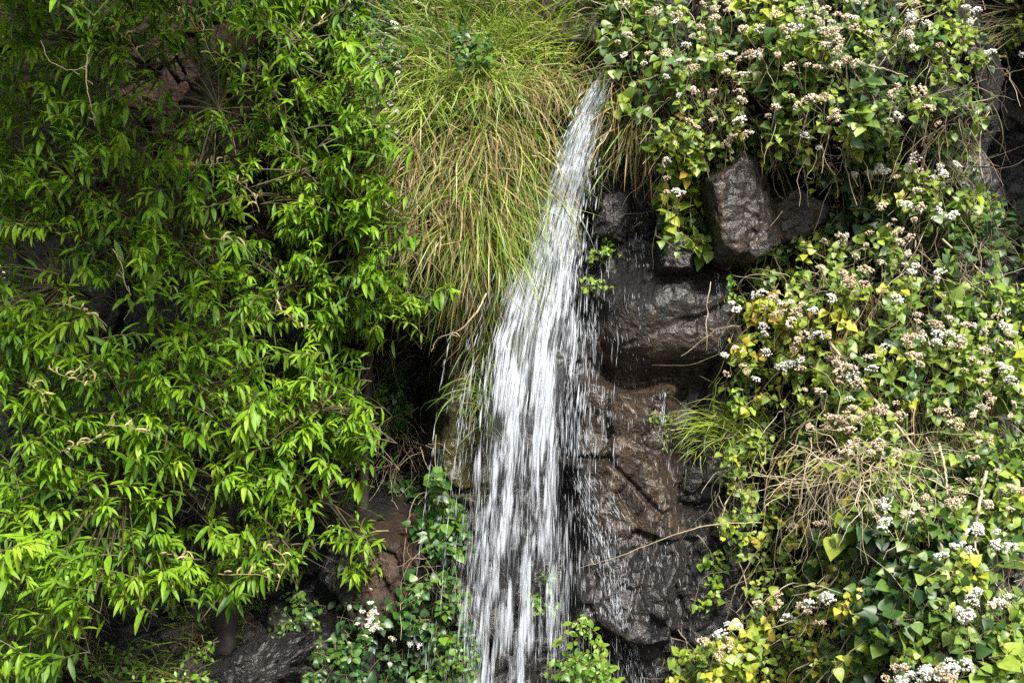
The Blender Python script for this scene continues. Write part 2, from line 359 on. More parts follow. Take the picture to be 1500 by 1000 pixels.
boulder('boulder', 'blue black wet boulder at the foot of the left bank', 355, 1000, None, (.27, .25, .12), 21, .0, cuts=30, rot=.35, rough=4)
boulder('boulder', 'flat pinkish dry slab on the left rubble slope', 285, 925, None, (.14, .10, .05), 25, .3, .85, .8, rot=.2)

g = Geo(); rr_ = np.random.default_rng(77); n, m_ = 9, 7
T, F = np.meshgrid(np.linspace(0, 2*np.pi, n), np.linspace(.03, np.pi-.03, m_)); D = np.stack([np.sin(F)*np.cos(T), np.sin(F)*np.sin(T), np.cos(F)], -1)
RS = surf(rr_.uniform(60, 460, 420), rr_.uniform(872, 1010, 420))
for i in range(420):
    sz = rr_.uniform(.012, .045)*(1+(rr_.random() < .12)*.9)
    rad = np.full(T.shape, 1.3)
    for k in range(9):
        c = D@unit(rr_.normal(size=3)); rad = np.where(c > .05, np.minimum(rad, rr_.uniform(.6, 1)/np.maximum(c, .05)), rad)
    g.add(D*rad[..., None]*sz*np.array([1, 1, .7])+RS[i]+np.array([0, 0, .004]), strips_faces(1, m_, n), 0)
nv = g.n; dv = rr_.random(420).repeat(63)
rb = g.build('rubble', M['rock'], smooth=False, extra={'brown': np.zeros(nv), 'moss': np.zeros(nv), 'earth': (dv > .8)*.4, 'grey': dv*.75, 'dry': dv*.6})
tag(rb, 'loose grey rubble scattered on the slope below the big tree', 'rubble', kind='stuff')

# ---------------------------------------------------------------- trees
def shoots(gl, gs, tips, axis, Ls, rng, per=15, leafL=(.065, .12), aspect=.105, tone=(.1, .9), young=.35):
    """leafy shoots: a stem ending at a tip, lance leaves all round it drooping outward"""
    N = len(tips); base = tips-axis*Ls[:, None]+np.array([0, 0, -.02])
    mid = (base+tips)/2+np.array([0, 0, 1.])*(Ls*.12)[:, None]
    path = bez(base, mid, tips, 5)
    tubes(gs, path, np.linspace(.0018, .001, 5)[None], rng.uniform(.1, .6, N), 4)
    t = np.tile((np.arange(per)+.5)/per, (N, 1))**.6; t = t+rng.normal(0, .03, t.shape); t = np.clip(t, .05, 1)
    pos = base[:, None]*((1-t)**2)[..., None]+2*mid[:, None]*(t*(1-t))[..., None]+tips[:, None]*(t**2)[..., None]
    ang = np.arange(per)[None]*2.4+rng.uniform(0, 6.28, (N, 1))+rng.normal(0, .3, (N, per))
    ref = unit(np.cross(axis, np.array([.13, .21, 1.]))); r2 = np.cross(axis, ref)
    rad = np.cos(ang)[..., None]*ref[:, None]+np.sin(ang)[..., None]*r2[:, None]
    d = unit(rad*(1.05-.55*t)[..., None]+axis[:, None]*(.35+.5*t)[..., None]+np.array([0, 0, -.30])+rng.normal(0, .12, (N, per, 3)))
    up = unit(np.array([0, -.15, 1.])+rad*-.1+rng.normal(0, .25, (N, per, 3)))
    bell = .55+.45*np.sin(np.pi*np.clip(t, 0, 1)**.8)
    L = rng.uniform(*leafL, (N, per))*bell*rng.uniform(.72, 1.25, (N, 1))
    tn = tone[0]+(tone[1]-tone[0])*rng.beta(2, 2, (N, 1)); rnd = np.clip(tn*(1-young)+young*t+rng.normal(0, .09, (N, per)), 0, 1)
    leaves(gl, 'lance', pos.reshape(-1, 3), d.reshape(-1, 3), up.reshape(-1, 3), L.ravel(), (L*aspect*rng.uniform(.85, 1.25, L.shape)).ravel(),
           rng.uniform(.08, .55, N*per), rng.uniform(.15, .6, N*per), rnd.ravel())
    return base
def crown_axis(n, rng, px):
    """shoot axes: outward toward the light, mostly sideways with a little lift"""
    a = np.stack([rng.normal(.1, .65, n), rng.normal(-.65, .35, n), rng.normal(.15, .35, n)], -1)
    return unit(a)
def grow_tree(name, label, cat, trunk, r0, limbs, tips, mats, rng, per=15, leafL=(.065, .12), tone=(.1, .9), aspect=.105, young=.35, trunk_tone=.35, group=None):
    root = thing(name, label, cat, group=group)
    gt = Geo(); tp = np.array(trunk); n = 26
    ti = np.linspace(0, 1, n); tt = np.linspace(0, 1, len(tp))
    path = np.stack([np.interp(ti, tt, tp[:, k]) for k in range(3)], -1); path[1:-1] += rng.normal(0, r0*.15, (n-2, 3))
    for _ in range(2): path[1:-1] = (path[:-2]+2*path[1:-1]+path[2:])/4
    tubes(gt, path, r0*np.linspace(1.15, .45, n)*(1+.08*rng.normal(size=n)), trunk_tone, 10)
    gt.build('trunk', M['bark'], root)
    limb_paths = []
    for (k, end) in limbs:
        p0 = path[int(k*(n-1))]; e = np.array(end); m_ = (p0+e)/2+np.array([0, .15, .08*np.linalg.norm(e-p0)])
        lp = bez(p0, m_, e, 14); lp[1:-1] += rng.normal(0, .012, (12, 3)); limb_paths.append(lp)
    Ls = rng.uniform(.10, .24, len(tips)); ax = crown_axis(len(tips), rng, None)
    base = tips-ax*Ls[:, None]
    allp = np.stack(limb_paths); dist = np.linalg.norm(allp[None, :, 3:]-base[:, None, None], axis=-1)
    who = dist.min(2).argmin(1); node = dist.argmin(2)
    for i, lp in enumerate(limb_paths):
        gl_ = Geo(); tubes(gl_, lp, np.linspace(r0*.36, .004, 14), trunk_tone*.6, 7)
        lo = gl_.build('limb', M['bark'], root)
        sel = np.where(who == i)[0]
        if not len(sel): continue
        gf, gs = Geo(), Geo()
        b = shoots(gf, gs, tips[sel], ax[sel], Ls[sel], rng, per, leafL, aspect, tone, young)
        st = lp[3+node[sel, i]]
        md = (st+b)/2+np.array([0, .05, .03])+rng.normal(0, .02, st.shape)
        tubes(gs, bez(st, md, b, 7), np.linspace(.0036, .0018, 7)[None], rng.uniform(0, .25, len(sel)), 4)
        gf.build('foliage', mats, lo); gs.build('twig', M['stem'], lo)
    return root
rt = np.random.default_rng(101)
HOLES = [([(495, 420), (560, 480), (560, 560), (625, 640), (600, 740), (520, 720), (545, 600), (500, 520)], .95),
         ([(285, 415), (345, 415), (350, 500), (300, 500)], .75), ([(350, 470), (450, 480), (440, 560), (360, 550)], .6),
         ([(215, 690), (340, 700), (340, 770), (230, 760)], .8), ([(380, 760), (520, 780), (500, 850), (400, 850)], .75),
         ([(150, 90), (420, 90), (420, 330), (180, 330)], .55), ([(0, 350), (60, 330), (80, 420), (20, 440)], .5),
         ([(315, 40), (400, 30), (400, 85), (320, 100)], .8), ([(5, 20), (60, 10), (60, 60), (10, 60)], .8), ([(120, 430), (200, 400), (230, 480), (140, 500)], .6)]
POLY = [(-80, -80), (420, -80), (490, 60), (515, 200), (500, 330), (470, 420), (525, 520), (535, 640), (515, 700), (550, 760), (575, 825), (530, 850), (450, 800), (395, 860), (330, 880), (260, 850), (200, 880), (100, 900), (-80, 920)]
q = sample_poly(POLY, 1600, rt, HOLES, .85, 3)
lay = rt.random(len(q))**1.5
front = -1.25+.75*ss(200, 560, q[:, 0])+.25*ss(0, 1, np.abs(q[:, 1]-600)/700)
tips = P(q[:, 0], q[:, 1], front+lay*.9)
above = P(rt.uniform(-250, 430, 660), rt.uniform(-420, -40, 660), rt.uniform(-2.3, -.5, 660))
q3 = sample_poly([(-60, 790), (130, 800), (110, 900), (60, 990), (-60, 1010)], 75, rt); q4 = sample_poly([(-60, -60), (430, -60), (480, 60), (480, 330), (100, 340), (-60, 330)], 100, rt)
tips = np.concatenate([tips, above, P(q3[:, 0], q3[:, 1], -1.7+.4*rt.random(75)), P(q4[:, 0], q4[:, 1], -.75+.5*rt.random(100))])
LT = lambda *a: [(k, P(px, py, y)) for (k, px, py, y) in a]
willow = grow_tree('willow_tree', 'large bright green tree with long narrow drooping leaves filling the left half', 'tree',
    [P(330, 1010, -.5), P(335, 800, -.35), P(322, 500, -.25), P(303, 200, -.2), P(300, -100, -.25)], .042,
    LT((.22, 60, 800, -.8), (.24, 420, 800, -.6), (.3, 180, 690, -.8), (.32, 490, 740, -.5), (.35, 60, 600, -.8), (.38, 470, 600, -.5), (.42, 250, 560, -.8),
       (.48, 90, 420, -.8), (.5, 420, 420, -.5), (.58, 200, 350, -.7), (.6, 440, 250, -.5), (.68, 60, 230, -.7), (.7, 320, 160, -.6), (.78, 440, 60, -.5), (.8, 130, 60, -.7),
       (.9, 60, -150, -1.2), (.92, 300, -180, -1.3), (.95, 200, -260, -.8)),
    tips, M['willow'], rt, per=14, leafL=(.052, .098), trunk_tone=.08)
# flower spikes of the willow: a curved stalk carrying small curly tan catkins
def flower_spike(px, py, y, dirx, n, rng, parent, L=.2):
    g = Geo(); p0 = P(px, py, y); d = np.array([dirx, -.1, -.12])
    path = wander(p0[None], d[None], [L], 10, rng, .18, -.03); tubes(g, path, np.linspace(.0022, .0012, 10)[None], .1, 5)
    for i in range(n):
        b = path[0, int(1+8*i/n)]
        c = wander(b[None], np.array([[rng.normal(.2, .3), -.3, 1.0]]), [rng.uniform(.03, .055)], 8, rng, .3, -.12)
        tubes(g, c, np.array([[.0012, .0028, .0038, .0042, .004, .0036, .003, .001]])*rng.uniform(.7, 1.1), rng.uniform(.3, 1), 6)
    return g.build('flower_spike', M['catkin'], parent)
for (px, py, y, dx, n) in [(258, 243, -.95, 1, 11), (340, 262, -.95, 1, 6), (155, 40, -1.1, .9, 5), (275, 30, -1.0, .7, 5), (235, 45, -1.0, .6, 4), (70, 540, -1.35, .3, 8), (90, 660, -1.35, .4, 7), (40, 560, -1.35, .4, 5),
                           (300, 350, -1.1, .7, 4), (405, 455, -.95, .3, 4), (80, 445, -1.3, .5, 5), (235, 810, -1.3, .5, 5), (320, 840, -1.2, .5, 4), (390, 800, -1.1, .5, 4), (155, 622, -1.3, .7, 4), (480, 30, -.6, -.4, 5)]:
    flower_spike(px, py, y, dx, n, rt, willow)
# slim tree out of the hollow
rt2 = np.random.default_rng(202)
q = np.concatenate([sample_poly([(440, 380), (520, 360), (560, 400), (560, 470), (520, 540), (460, 480)], 60, rt2), sample_poly([(550, 400), (665, 415), (660, 455), (560, 475)], 26, rt2),
                    sample_poly([(470, 540), (540, 560), (545, 660), (500, 680), (470, 620)], 34, rt2), sample_poly([(400, 250), (520, 230), (545, 330), (440, 360)], 60, rt2)])
tips = P(q[:, 0], q[:, 1], -.55+rt2.random(len(q))*.45)
grow_tree('young_tree', 'slim young tree with brown pole trunk, its leafy branch reaching over the black hollow', 'tree',
    [P(520, 900, .15), P(535, 700, .25), P(541, 450, .12), P(543, 325, -.2)], .028, LT((.55, 500, 600, -.4), (.8, 640, 440, -.45), (.85, 480, 430, -.4), (.92, 460, 300, -.4)), tips, M['willow'], rt2, per=13, leafL=(.05, .09), tone=(.1, .85), trunk_tone=.15)
# dark tree behind, on the far left
rt3 = np.random.default_rng(303)
q = sample_poly([(-80, -80), (300, -80), (290, 40), (190, 120), (190, 300), (150, 480), (70, 820), (-80, 840)], 560, rt3, [], .6, 8)
grow_tree('shaded_tree', 'dark shaded tree standing behind the bright one with bare black branches', 'tree',
    [P(40, 1000, .9), P(60, 600, .9), P(90, 300, .8), P(60, -60, .9)], .06, LT((.5, 150, 430, .6), (.6, -40, 380, .7), (.7, 140, 170, .5), (.75, -50, 130, .6), (.9, 30, -30, .7), (.92, 170, 10, .6)),
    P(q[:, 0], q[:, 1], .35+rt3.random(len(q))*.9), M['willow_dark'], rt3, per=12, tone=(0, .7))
# pale bush over the cliff top, right of the big tree's crown
rt4 = np.random.default_rng(404)
q2 = sample_poly([(500, 60), (545, 100), (570, 200), (555, 300), (590, 380), (560, 420), (520, 400), (500, 250)], 80, rt4)
q = sample_poly([(395, -60), (520, -60), (540, 40), (520, 130), (560, 230), (560, 330), (450, 320), (430, 130)], 230, rt4, [], .5, 12)
grow_tree('leafy_shrub', 'leafy shrub with arching shoots between the tree crown and the grass bank', 'shrub',
    [P(470, 420, 0), P(475, 250, -.05), P(470, 60, .0)], .022, LT((.25, 545, 340, -.55), (.5, 545, 180, -.55), (.3, 510, 260, -.25), (.45, 440, 190, -.2), (.6, 520, 120, -.2), (.8, 440, 40, -.1), (.9, 510, -20, -.1)),
    np.concatenate([P(q[:, 0], q[:, 1], -.35+rt4.random(len(q))*.4), P(q2[:, 0], q2[:, 1], -.75+rt4.random(len(q2))*.25)]), M['willow'], rt4, per=12, leafL=(.05, .10), tone=(.05, .8), trunk_tone=.5)

# ---------------------------------------------------------------- herbs and creepers with small or heart leaves
def sprigs(gl, gs, tips, axis, Ls, rng, pairs=3, size=(.03, .055), aspect=.42, tone=None, kind='heart'):
    N = len(tips); base = tips-axis*Ls[:, None]; mid = (base+tips)/2+np.array([0, 0, .01])
    tubes(gs, bez(base, mid, tips, 4), np.linspace(.0018, .001, 4)[None], rng.uniform(.2, .9, N), 4)
    per = pairs*2+1
    t = np.concatenate([np.repeat(np.linspace(.25, .95, pairs), 2), [1.0]])[None]+rng.normal(0, .03, (N, per))
    ang = np.concatenate([np.repeat(np.arange(pairs)*1.57, 2)+np.tile([0, np.pi], pairs), [.5]])[None]+rng.uniform(0, 6.28, (N, 1))+rng.normal(0, .35, (N, per))
    ref = unit(np.cross(axis, np.array([.1, .3, 1.]))); r2 = np.cross(axis, ref)
    rad = np.cos(ang)[..., None]*ref[:, None]+np.sin(ang)[..., None]*r2[:, None]
    out = np.array([0, -.55, 0]); d = unit(rad+axis[:, None]*.3+np.array([0, -.15, -.45])+rng.normal(0, .2, (N, per, 3)))
    L = rng.uniform(*size, (N, 1))*np.concatenate([np.repeat(np.linspace(1.1, .7, pairs), 2), [.55]])[None]*rng.uniform(.75, 1.2, (N, per))
    pos = base[:, None]+(tips-base)[:, None]*t[..., None]+d*(L*.35)[..., None]
    tubes(gs, np.stack([pos-d*(L*.35)[..., None], pos+d*.002], 2).reshape(-1, 2, 3), .0008, .6, 3)
    up = unit(np.array([0, -.75, .75])+rng.normal(0, .33, (N, per, 3)))
    rnd = np.clip(tone[:, None]+rng.normal(0, .10, (N, per)), 0, 1)
    leaves(gl, kind, pos.reshape(-1, 3), d.reshape(-1, 3), up.reshape(-1, 3), L.ravel(), (L*aspect*rng.uniform(.85, 1.15, L.shape)).ravel(),
           rng.uniform(-.05, .35, N*per), rng.uniform(.05, .4, N*per), rnd.ravel())
    return base
def flower_mesh(name, mat, seed, nf=34, R=.020, r=.0042):
    """a domed head of small fluffy florets on thin stalks"""
    rng = np.random.default_rng(seed); g = Geo(); n, m_ = 7, 5
    T, F = np.meshgrid(np.linspace(0, 2*np.pi, n), np.linspace(.05, np.pi-.05, m_))
    D = np.stack([np.sin(F)*np.cos(T), np.sin(F)*np.sin(T), np.cos(F)], -1)
    for i in range(nf):
        c = unit(rng.normal(size=3)+np.array([0, -.3, .9]))*R*np.array([1.35, 1.2, .75])*rng.uniform(.6, 1.1)
        rr = r*rng.uniform(.75, 1.25)
        bump = 1+.35*(rng.random((m_, n))-.5); bump[:, -1] = bump[:, 0]
        g.add(c+D*(rr*bump)[..., None], strips_faces(1, m_, n), rng.uniform(0, 1))
        for _ in range(9):
            dd = unit(rng.normal(size=3)+c/R*.8); tubes(g, np.stack([c, c+dd*rr*1.55])[None], [[.0008, .0003]], rng.uniform(.5, 1), 3)
    o = g.build(name, mat, None, smooth=False); me = o.data; bpy.data.objects.remove(o); return me
FL = {k: [flower_mesh('flower_head', M[k], 50+i*7+j, R=.018+.004*i) for i in range(3)] for j, k in enumerate(('white', 'cream', 'tan'))}
def put_flower(kind, loc, parent, rng, sc_=1.0):
    o = bpy.data.objects.new('flower_head', FL[kind][rng.integers(3)]); COL.objects.link(o); o.parent = parent
    o.location = loc; o.rotation_euler = (rng.normal(.2, .35), rng.normal(0, .35), rng.uniform(0, 6.28)); s = sc_*rng.uniform(.42, .95); o.scale = (s, s, s*rng.uniform(.8, 1.1))

rv = np.random.default_rng(505)
# flowering vines right of the fall: seed pixel, mean tone, label
VINES = [
 (940, 40, .50, 'tan-topped flowering vine spilling over the lip above the head of the waterfall'),
 (1030, 50, .52, 'flowering vine at the cliff crest, between the fall-head vine and the densest flower bank'),
 (1130, 40, .50, 'vine at the crest covered with the densest bank of cream flowers'),
 (1230, 45, .46, 'vine at the crest with tan blooms above the long bare horizontal twig'),
 (1330, 40, .44, 'vine at the crest, second from the bare black rock, with whitish blooms'),
 (1440, 55, .55, 'small leafy vine at the crest hanging over the bare black rock face'),
 (960, 130, .52, 'vine with a clear view of white blooms beside the falling water near its top'),
 (1050, 170, .50, 'vine with a heap of pinkish tan blooms straight above the brown boulder'),
 (1150, 170, .48, 'vine with pale blooms under the cream flower bank, above the dark gap'),
 (1215, 205, .68, 'yellow green vine hanging in front of the dark gap right of the boulder'),
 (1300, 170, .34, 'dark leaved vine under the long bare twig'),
 (1385, 180, .40, 'brown twiggy vine half dead beside the bare black rock'),
 (1000, 290, .60, 'single narrow vine strand hanging down over the rock left of the brown boulder'),
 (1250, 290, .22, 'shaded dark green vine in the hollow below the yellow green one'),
 (1340, 280, .52, 'vine topped with the brightest white flower plates'),
 (1430, 330, .36, 'loose green vine with few blooms below the black rock on the far edge'),
 (1150, 385, .62, 'vine at the upper corner of the big flowering bank touching the boulder'),
 (1230, 390, .58, 'vine with tan blooms along the top of the big bank'),
 (1330, 380, .56, 'vine with peach blooms in the middle top of the big bank'),
 (1420, 420, .50, 'green vine with round leaves beside a leaning bare stem'),
 (1135, 470, .84, 'yellow leaved vine with cream blooms on the near edge to the wet rock'),
 (1200, 500, .70, 'yellow green vine with white blooms next to the yellow leaved one'),
 (1290, 510, .42, 'vine beside the patch of grey dry stalks'),
 (1370, 500, .50, 'vine carrying a wide plate of greyish cream blooms'),
 (1460, 520, .52, 'vine with cream and pure white blooms by the frame edge rock'),
 (1110, 590, .56, 'vine above the bright grass tuft on the wet rock'),
 (1190, 600, .58, 'vine with small blooms left of the big tan flower ball'),
 (1250, 640, .66, 'vine carrying the big ball of tan withered flowers'),
 (1330, 600, .46, 'thin vine straddled by the thick pale diagonal stalk'),
 (1420, 640, .46, 'vine with withered blooms above the hanging strap stalks'),
 (1085, 700, .64, 'small leaved yellow green creeper edging the wet rock below the grass tuft'),
 (1160, 730, .66, 'vine with dense small lime leaves inside the rock edge creeper'),
 (1260, 780, .34, 'vine with large blue green heart leaves below the dry root tangle'),
 (1350, 760, .40, 'vine with dull green leaves beside the tall dry stalk'),
 (1450, 760, .52, 'vine with white blooms next to the strap stalk'),
 (1130, 860, .62, 'small leaved vine arching over the red brown stem'),
 (1210, 880, .74, 'vine with lime and yellow leaves and a small white bloom'),
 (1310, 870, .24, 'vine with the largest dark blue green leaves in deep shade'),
 (1420, 880, .48, 'vine with white blooms and pointed leaves on the lower bank'),
 (1065, 965, .72, 'yellowing vine with two white blooms at the foot of the wet rock'),
 (1160, 970, .68, 'low vine with tiny lime leaves at the foot of the bank'),
 (1270, 970, .44, 'green vine low on the bank next to the bottom white flower bunch'),
 (1375, 985, .40, 'vine at the bottom holding the bunch of bright white blooms'),
 (1470, 960, .50, 'vine with pointed leaves in the lowest corner of the bank'),
]
seeds = np.array([(a[0], a[1]) for a in VINES], float)
VP = [[(880, -60), (1520, -60), (1520, 30), (1440, 130), (1440, 270), (1470, 300), (1520, 330), (1520, 1040), (980, 1040), (990, 960), (1090, 930), (1075, 830), (1045, 720), (1070, 640), (1075, 540), (1100, 470), (1090, 400), (1130, 345), (1180, 350), (1195, 290), (1100, 235), (1010, 245), (965, 205), (915, 150), (890, 60)],
      [(970, 190), (1015, 190), (1030, 250), (1025, 370), (985, 370), (965, 280)]]
VH = [([(1120, 250), (1180, 235), (1215, 300), (1180, 345)], .85), ([(1250, 440), (1300, 430), (1310, 500), (1250, 500)], .7), ([(1180, 640), (1300, 660), (1300, 720), (1200, 720)], .65),
      ([(1300, 590), (1400, 560), (1430, 640), (1390, 720), (1320, 660)], .7), ([(1010, 90), (1080, 90), (1080, 140), (1010, 140)], .5), ([(1290, 80), (1400, 60), (1420, 250), (1330, 250)], .5),
      ([(1020, 830), (1110, 790), (1110, 900), (1030, 940)], .85), ([(1430, 100), (1520, 80), (1520, 320), (1440, 300)], .85)]
q = np.concatenate([sample_poly(VP[0], 2100, rv, VH, .5, 31), sample_poly(VP[1], 70, rv)])
who = ((q[:, None]-seeds[None])**2).sum(-1).argmin(1)
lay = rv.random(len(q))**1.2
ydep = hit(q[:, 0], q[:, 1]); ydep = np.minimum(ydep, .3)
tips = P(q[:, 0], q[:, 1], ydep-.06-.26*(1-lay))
# flower clusters: pixel, kind, count, spread
FLW = []
for a in range(95): FLW.append((rv.uniform(900, 1330), rv.uniform(-10, 95), rv.choice(['cream', 'tan', 'cream', 'white']), 2, 16))
for px, py, k, n, s in [(1050, 150, 'tan', 8, 28), (1075, 185, 'cream', 8, 22), (1040, 120, 'cream', 4, 20), (965, 105, 'white', 4, 18), (985, 125, 'cream', 4, 16), (1005, 140, 'white', 2, 8), (1115, 95, 'cream', 4, 15), (1165, 42, 'white', 4, 14), (1205, 52, 'white', 5, 12),
    (1160, 160, 'cream', 6, 15), (1190, 155, 'cream', 6, 14), (1180, 195, 'white', 4, 14), (1095, 195, 'white', 3, 10), (1230, 150, 'tan', 3, 18), (1310, 125, 'tan', 5, 14), (1340, 60, 'tan', 4, 16), (1350, 25, 'cream', 3, 14), (1415, 15, 'white', 5, 15), (1460, 70, 'white', 4, 12), (1380, 165, 'tan', 4, 15),
    (1318, 163, 'white', 4, 10), (1440, 160, 'white', 2, 8), (1322, 240, 'white', 4, 8), (1380, 252, 'white', 6, 9), (1360, 262, 'white', 4, 8), (1290, 255, 'white', 6, 12), (1255, 258, 'white', 3, 8), (1310, 248, 'cream', 3, 10), (1340, 275, 'cream', 3, 10), (1325, 310, 'cream', 4, 14), (1360, 315, 'white', 6, 14), (1345, 325, 'cream', 4, 12),
    (1300, 330, 'tan', 5, 10), (1330, 345, 'cream', 6, 14), (1180, 357, 'cream', 4, 12), (1215, 355, 'white', 4, 9), (1230, 352, 'cream', 4, 8), (1205, 378, 'cream', 4, 10), (1260, 360, 'cream', 4, 10), (1245, 405, 'tan', 6, 14), (1265, 415, 'tan', 5, 12), (1320, 410, 'cream', 8, 14), (1350, 405, 'white', 3, 10), (1370, 412, 'white', 4, 8),
    (1325, 436, 'white', 4, 8), (1120, 430, 'white', 4, 10), (1145, 437, 'white', 3, 8), (1128, 448, 'cream', 6, 10), (1132, 462, 'cream', 5, 9), (1163, 458, 'cream', 6, 8), (1192, 460, 'white', 4, 7), (1120, 478, 'white', 3, 6), (1090, 450, 'white', 3, 7), (1200, 497, 'cream', 5, 12), (1190, 498, 'white', 4, 7), (1145, 514, 'white', 3, 7), (1087, 510, 'white', 3, 6), (1228, 440, 'white', 2, 5),
    (1370, 472, 'tan', 4, 8), (1345, 461, 'cream', 3, 6), (1390, 482, 'cream', 10, 16), (1405, 490, 'white', 5, 14), (1440, 500, 'cream', 8, 18), (1470, 475, 'white', 6, 16), (1330, 485, 'tan', 8, 14), (1350, 495, 'white', 3, 10), (1340, 520, 'cream', 5, 10), (1265, 514, 'cream', 4, 10), (1298, 506, 'white', 2, 6), (1382, 504, 'white', 2, 6), (1455, 510, 'cream', 4, 12),
    (1235, 535, 'cream', 6, 9), (1245, 540, 'tan', 6, 9), (1254, 548, 'white', 3, 8), (1160, 532, 'white', 4, 6), (1135, 537, 'white', 3, 5), (1173, 533, 'white', 2, 5), (1110, 547, 'white', 2, 5), (1190, 545, 'tan', 4, 6), (1075, 545, 'tan', 5, 10), (1230, 560, 'tan', 4, 6), (1190, 580, 'tan', 4, 8), (1243, 586, 'white', 2, 4), (1225, 612, 'tan', 14, 11), (1215, 620, 'tan', 8, 8), (1240, 622, 'cream', 4, 6),
    (1275, 612, 'tan', 8, 10), (1308, 597, 'tan', 5, 7), (1245, 650, 'cream', 8, 9), (1280, 650, 'cream', 5, 8), (1255, 660, 'cream', 4, 7), (1300, 660, 'tan', 4, 7), (1405, 610, 'tan', 6, 10), (1420, 630, 'cream', 8, 14), (1440, 540, 'cream', 5, 12), (1475, 545, 'white', 8, 7), (1450, 590, 'tan', 6, 12), (1465, 600, 'cream', 6, 10), (1440, 660, 'tan', 3, 10),
    (1298, 735, 'white', 5, 6), (1278, 774, 'white', 5, 6), (1280, 755, 'tan', 5, 6), (1385, 740, 'tan', 8, 12), (1355, 740, 'tan', 4, 7), (1335, 760, 'cream', 3, 5), (1420, 705, 'tan', 6, 14), (1455, 735, 'cream', 8, 10), (1485, 715, 'tan', 4, 8), (1425, 775, 'white', 6, 6), (1415, 805, 'white', 5, 5), (1470, 795, 'white', 8, 9), (1385, 803, 'white', 2, 4), (1200, 760, 'tan', 4, 6), (1160, 765, 'cream', 4, 12),
    (1190, 880, 'white', 4, 7), (1205, 880, 'white', 4, 6), (1180, 885, 'tan', 4, 6), (1140, 885, 'tan', 6, 8), (1157, 902, 'white', 2, 3), (1210, 910, 'tan', 3, 6), (1443, 873, 'white', 6, 7), (1467, 877, 'white', 4, 5), (1460, 893, 'cream', 6, 8), (1410, 900, 'white', 8, 8), (1070, 916, 'white', 3, 3), (1048, 928, 'white', 3, 3), (1035, 935, 'tan', 4, 6), (1050, 950, 'tan', 4, 8),
    (1330, 990, 'white', 9, 8), (1360, 985, 'white', 9, 7), (1378, 987, 'tan', 6, 6), (1398, 980, 'white', 8, 7), (1310, 985, 'tan', 5, 7), (1145, 872, 'tan', 3, 6), (985, 240, 'white', 2, 8), (975, 265, 'tan', 4, 8), (990, 280, 'white', 3, 6)]:
    FLW.append((px, py, k, n, s))
fp = []
for (px, py, k, n, s) in FLW:
    for i in range(max(1, int(round(n*.62)))): fp.append((px+rv.normal(0, s*1.5), py+rv.normal(0, s), k))
fxy = np.array([(a[0], a[1]) for a in fp]); fwho = ((fxy[:, None]-seeds[None])**2).sum(-1).argmin(1)
fy = np.minimum(hit(fxy[:, 0], fxy[:, 1]), .3)-.34-.03*rv.random(len(fxy)); fpos = P(fxy[:, 0], fxy[:, 1], fy)
for i, (sx, sy, tone, label) in enumerate(VINES):
    root = thing('flowering_vine', label, 'vine', group='flowering vines covering the right side of the cliff')
    sel = np.where(who == i)[0]; n = len(sel); gf, gs, gd = Geo(), Geo(), Geo()
    ax = unit(np.stack([rv.normal(0, .6, n), rv.normal(-.75, .3, n), rv.normal(.15, .45, n)], -1)); Ls = rv.uniform(.05, .11, n)
    big = 1.4 if 'large' in label else (.75 if 'small' in label or 'tiny' in label else rv.uniform(.8, 1.3))
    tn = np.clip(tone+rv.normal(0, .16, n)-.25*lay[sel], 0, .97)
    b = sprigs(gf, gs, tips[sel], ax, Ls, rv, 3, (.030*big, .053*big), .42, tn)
    c = surf(np.full(n, sx), np.full(n, sy))+rv.normal(0, .06, (n, 3)); c[:, 1] = np.minimum(c[:, 1], .3)
    tubes(gs, bez(c, (c+b)/2+rv.normal(0, .05, b.shape), b, 7), .0017, rv.uniform(0, .7, n), 4)
    fs = np.where(fwho == i)[0]
    for j in fs[:100]: put_flower(fp[j][2], fpos[j], root, rv)
    if len(fs):
        st = fpos[fs]+np.array([0, .06, -.10])+rv.normal(0, .03, (len(fs), 3)); tubes(gs, bez(st, (st+fpos[fs])/2+rv.normal(0, .01, st.shape), fpos[fs], 5), .0013, rv.uniform(.2, .9, len(fs)), 4)
    nd = 26; dp = np.stack([sx+rv.normal(0, 38, nd), sy+rv.normal(0, 38, nd)], -1); s0 = P(dp[:, 0], dp[:, 1], np.minimum(hit(dp[:, 0], dp[:, 1]), .3)-.15)
    tubes(gd, wander(s0, np.stack([rv.normal(0, .6, nd), rv.normal(-.2, .3, nd), rv.normal(-.5, .6, nd)], -1), rv.uniform(.12, .42, nd), 10, rv, .25, -.1), np.linspace(.0020, .0008, 10)[None]*rv.uniform(.5, 1.4, (nd, 1)), rv.uniform(.1, .9, nd), 4)
    gf.build('foliage', M['vine'], root); gs.build('stem', M['stem'], root); gd.build('dry_vines', M['drystem'], root)

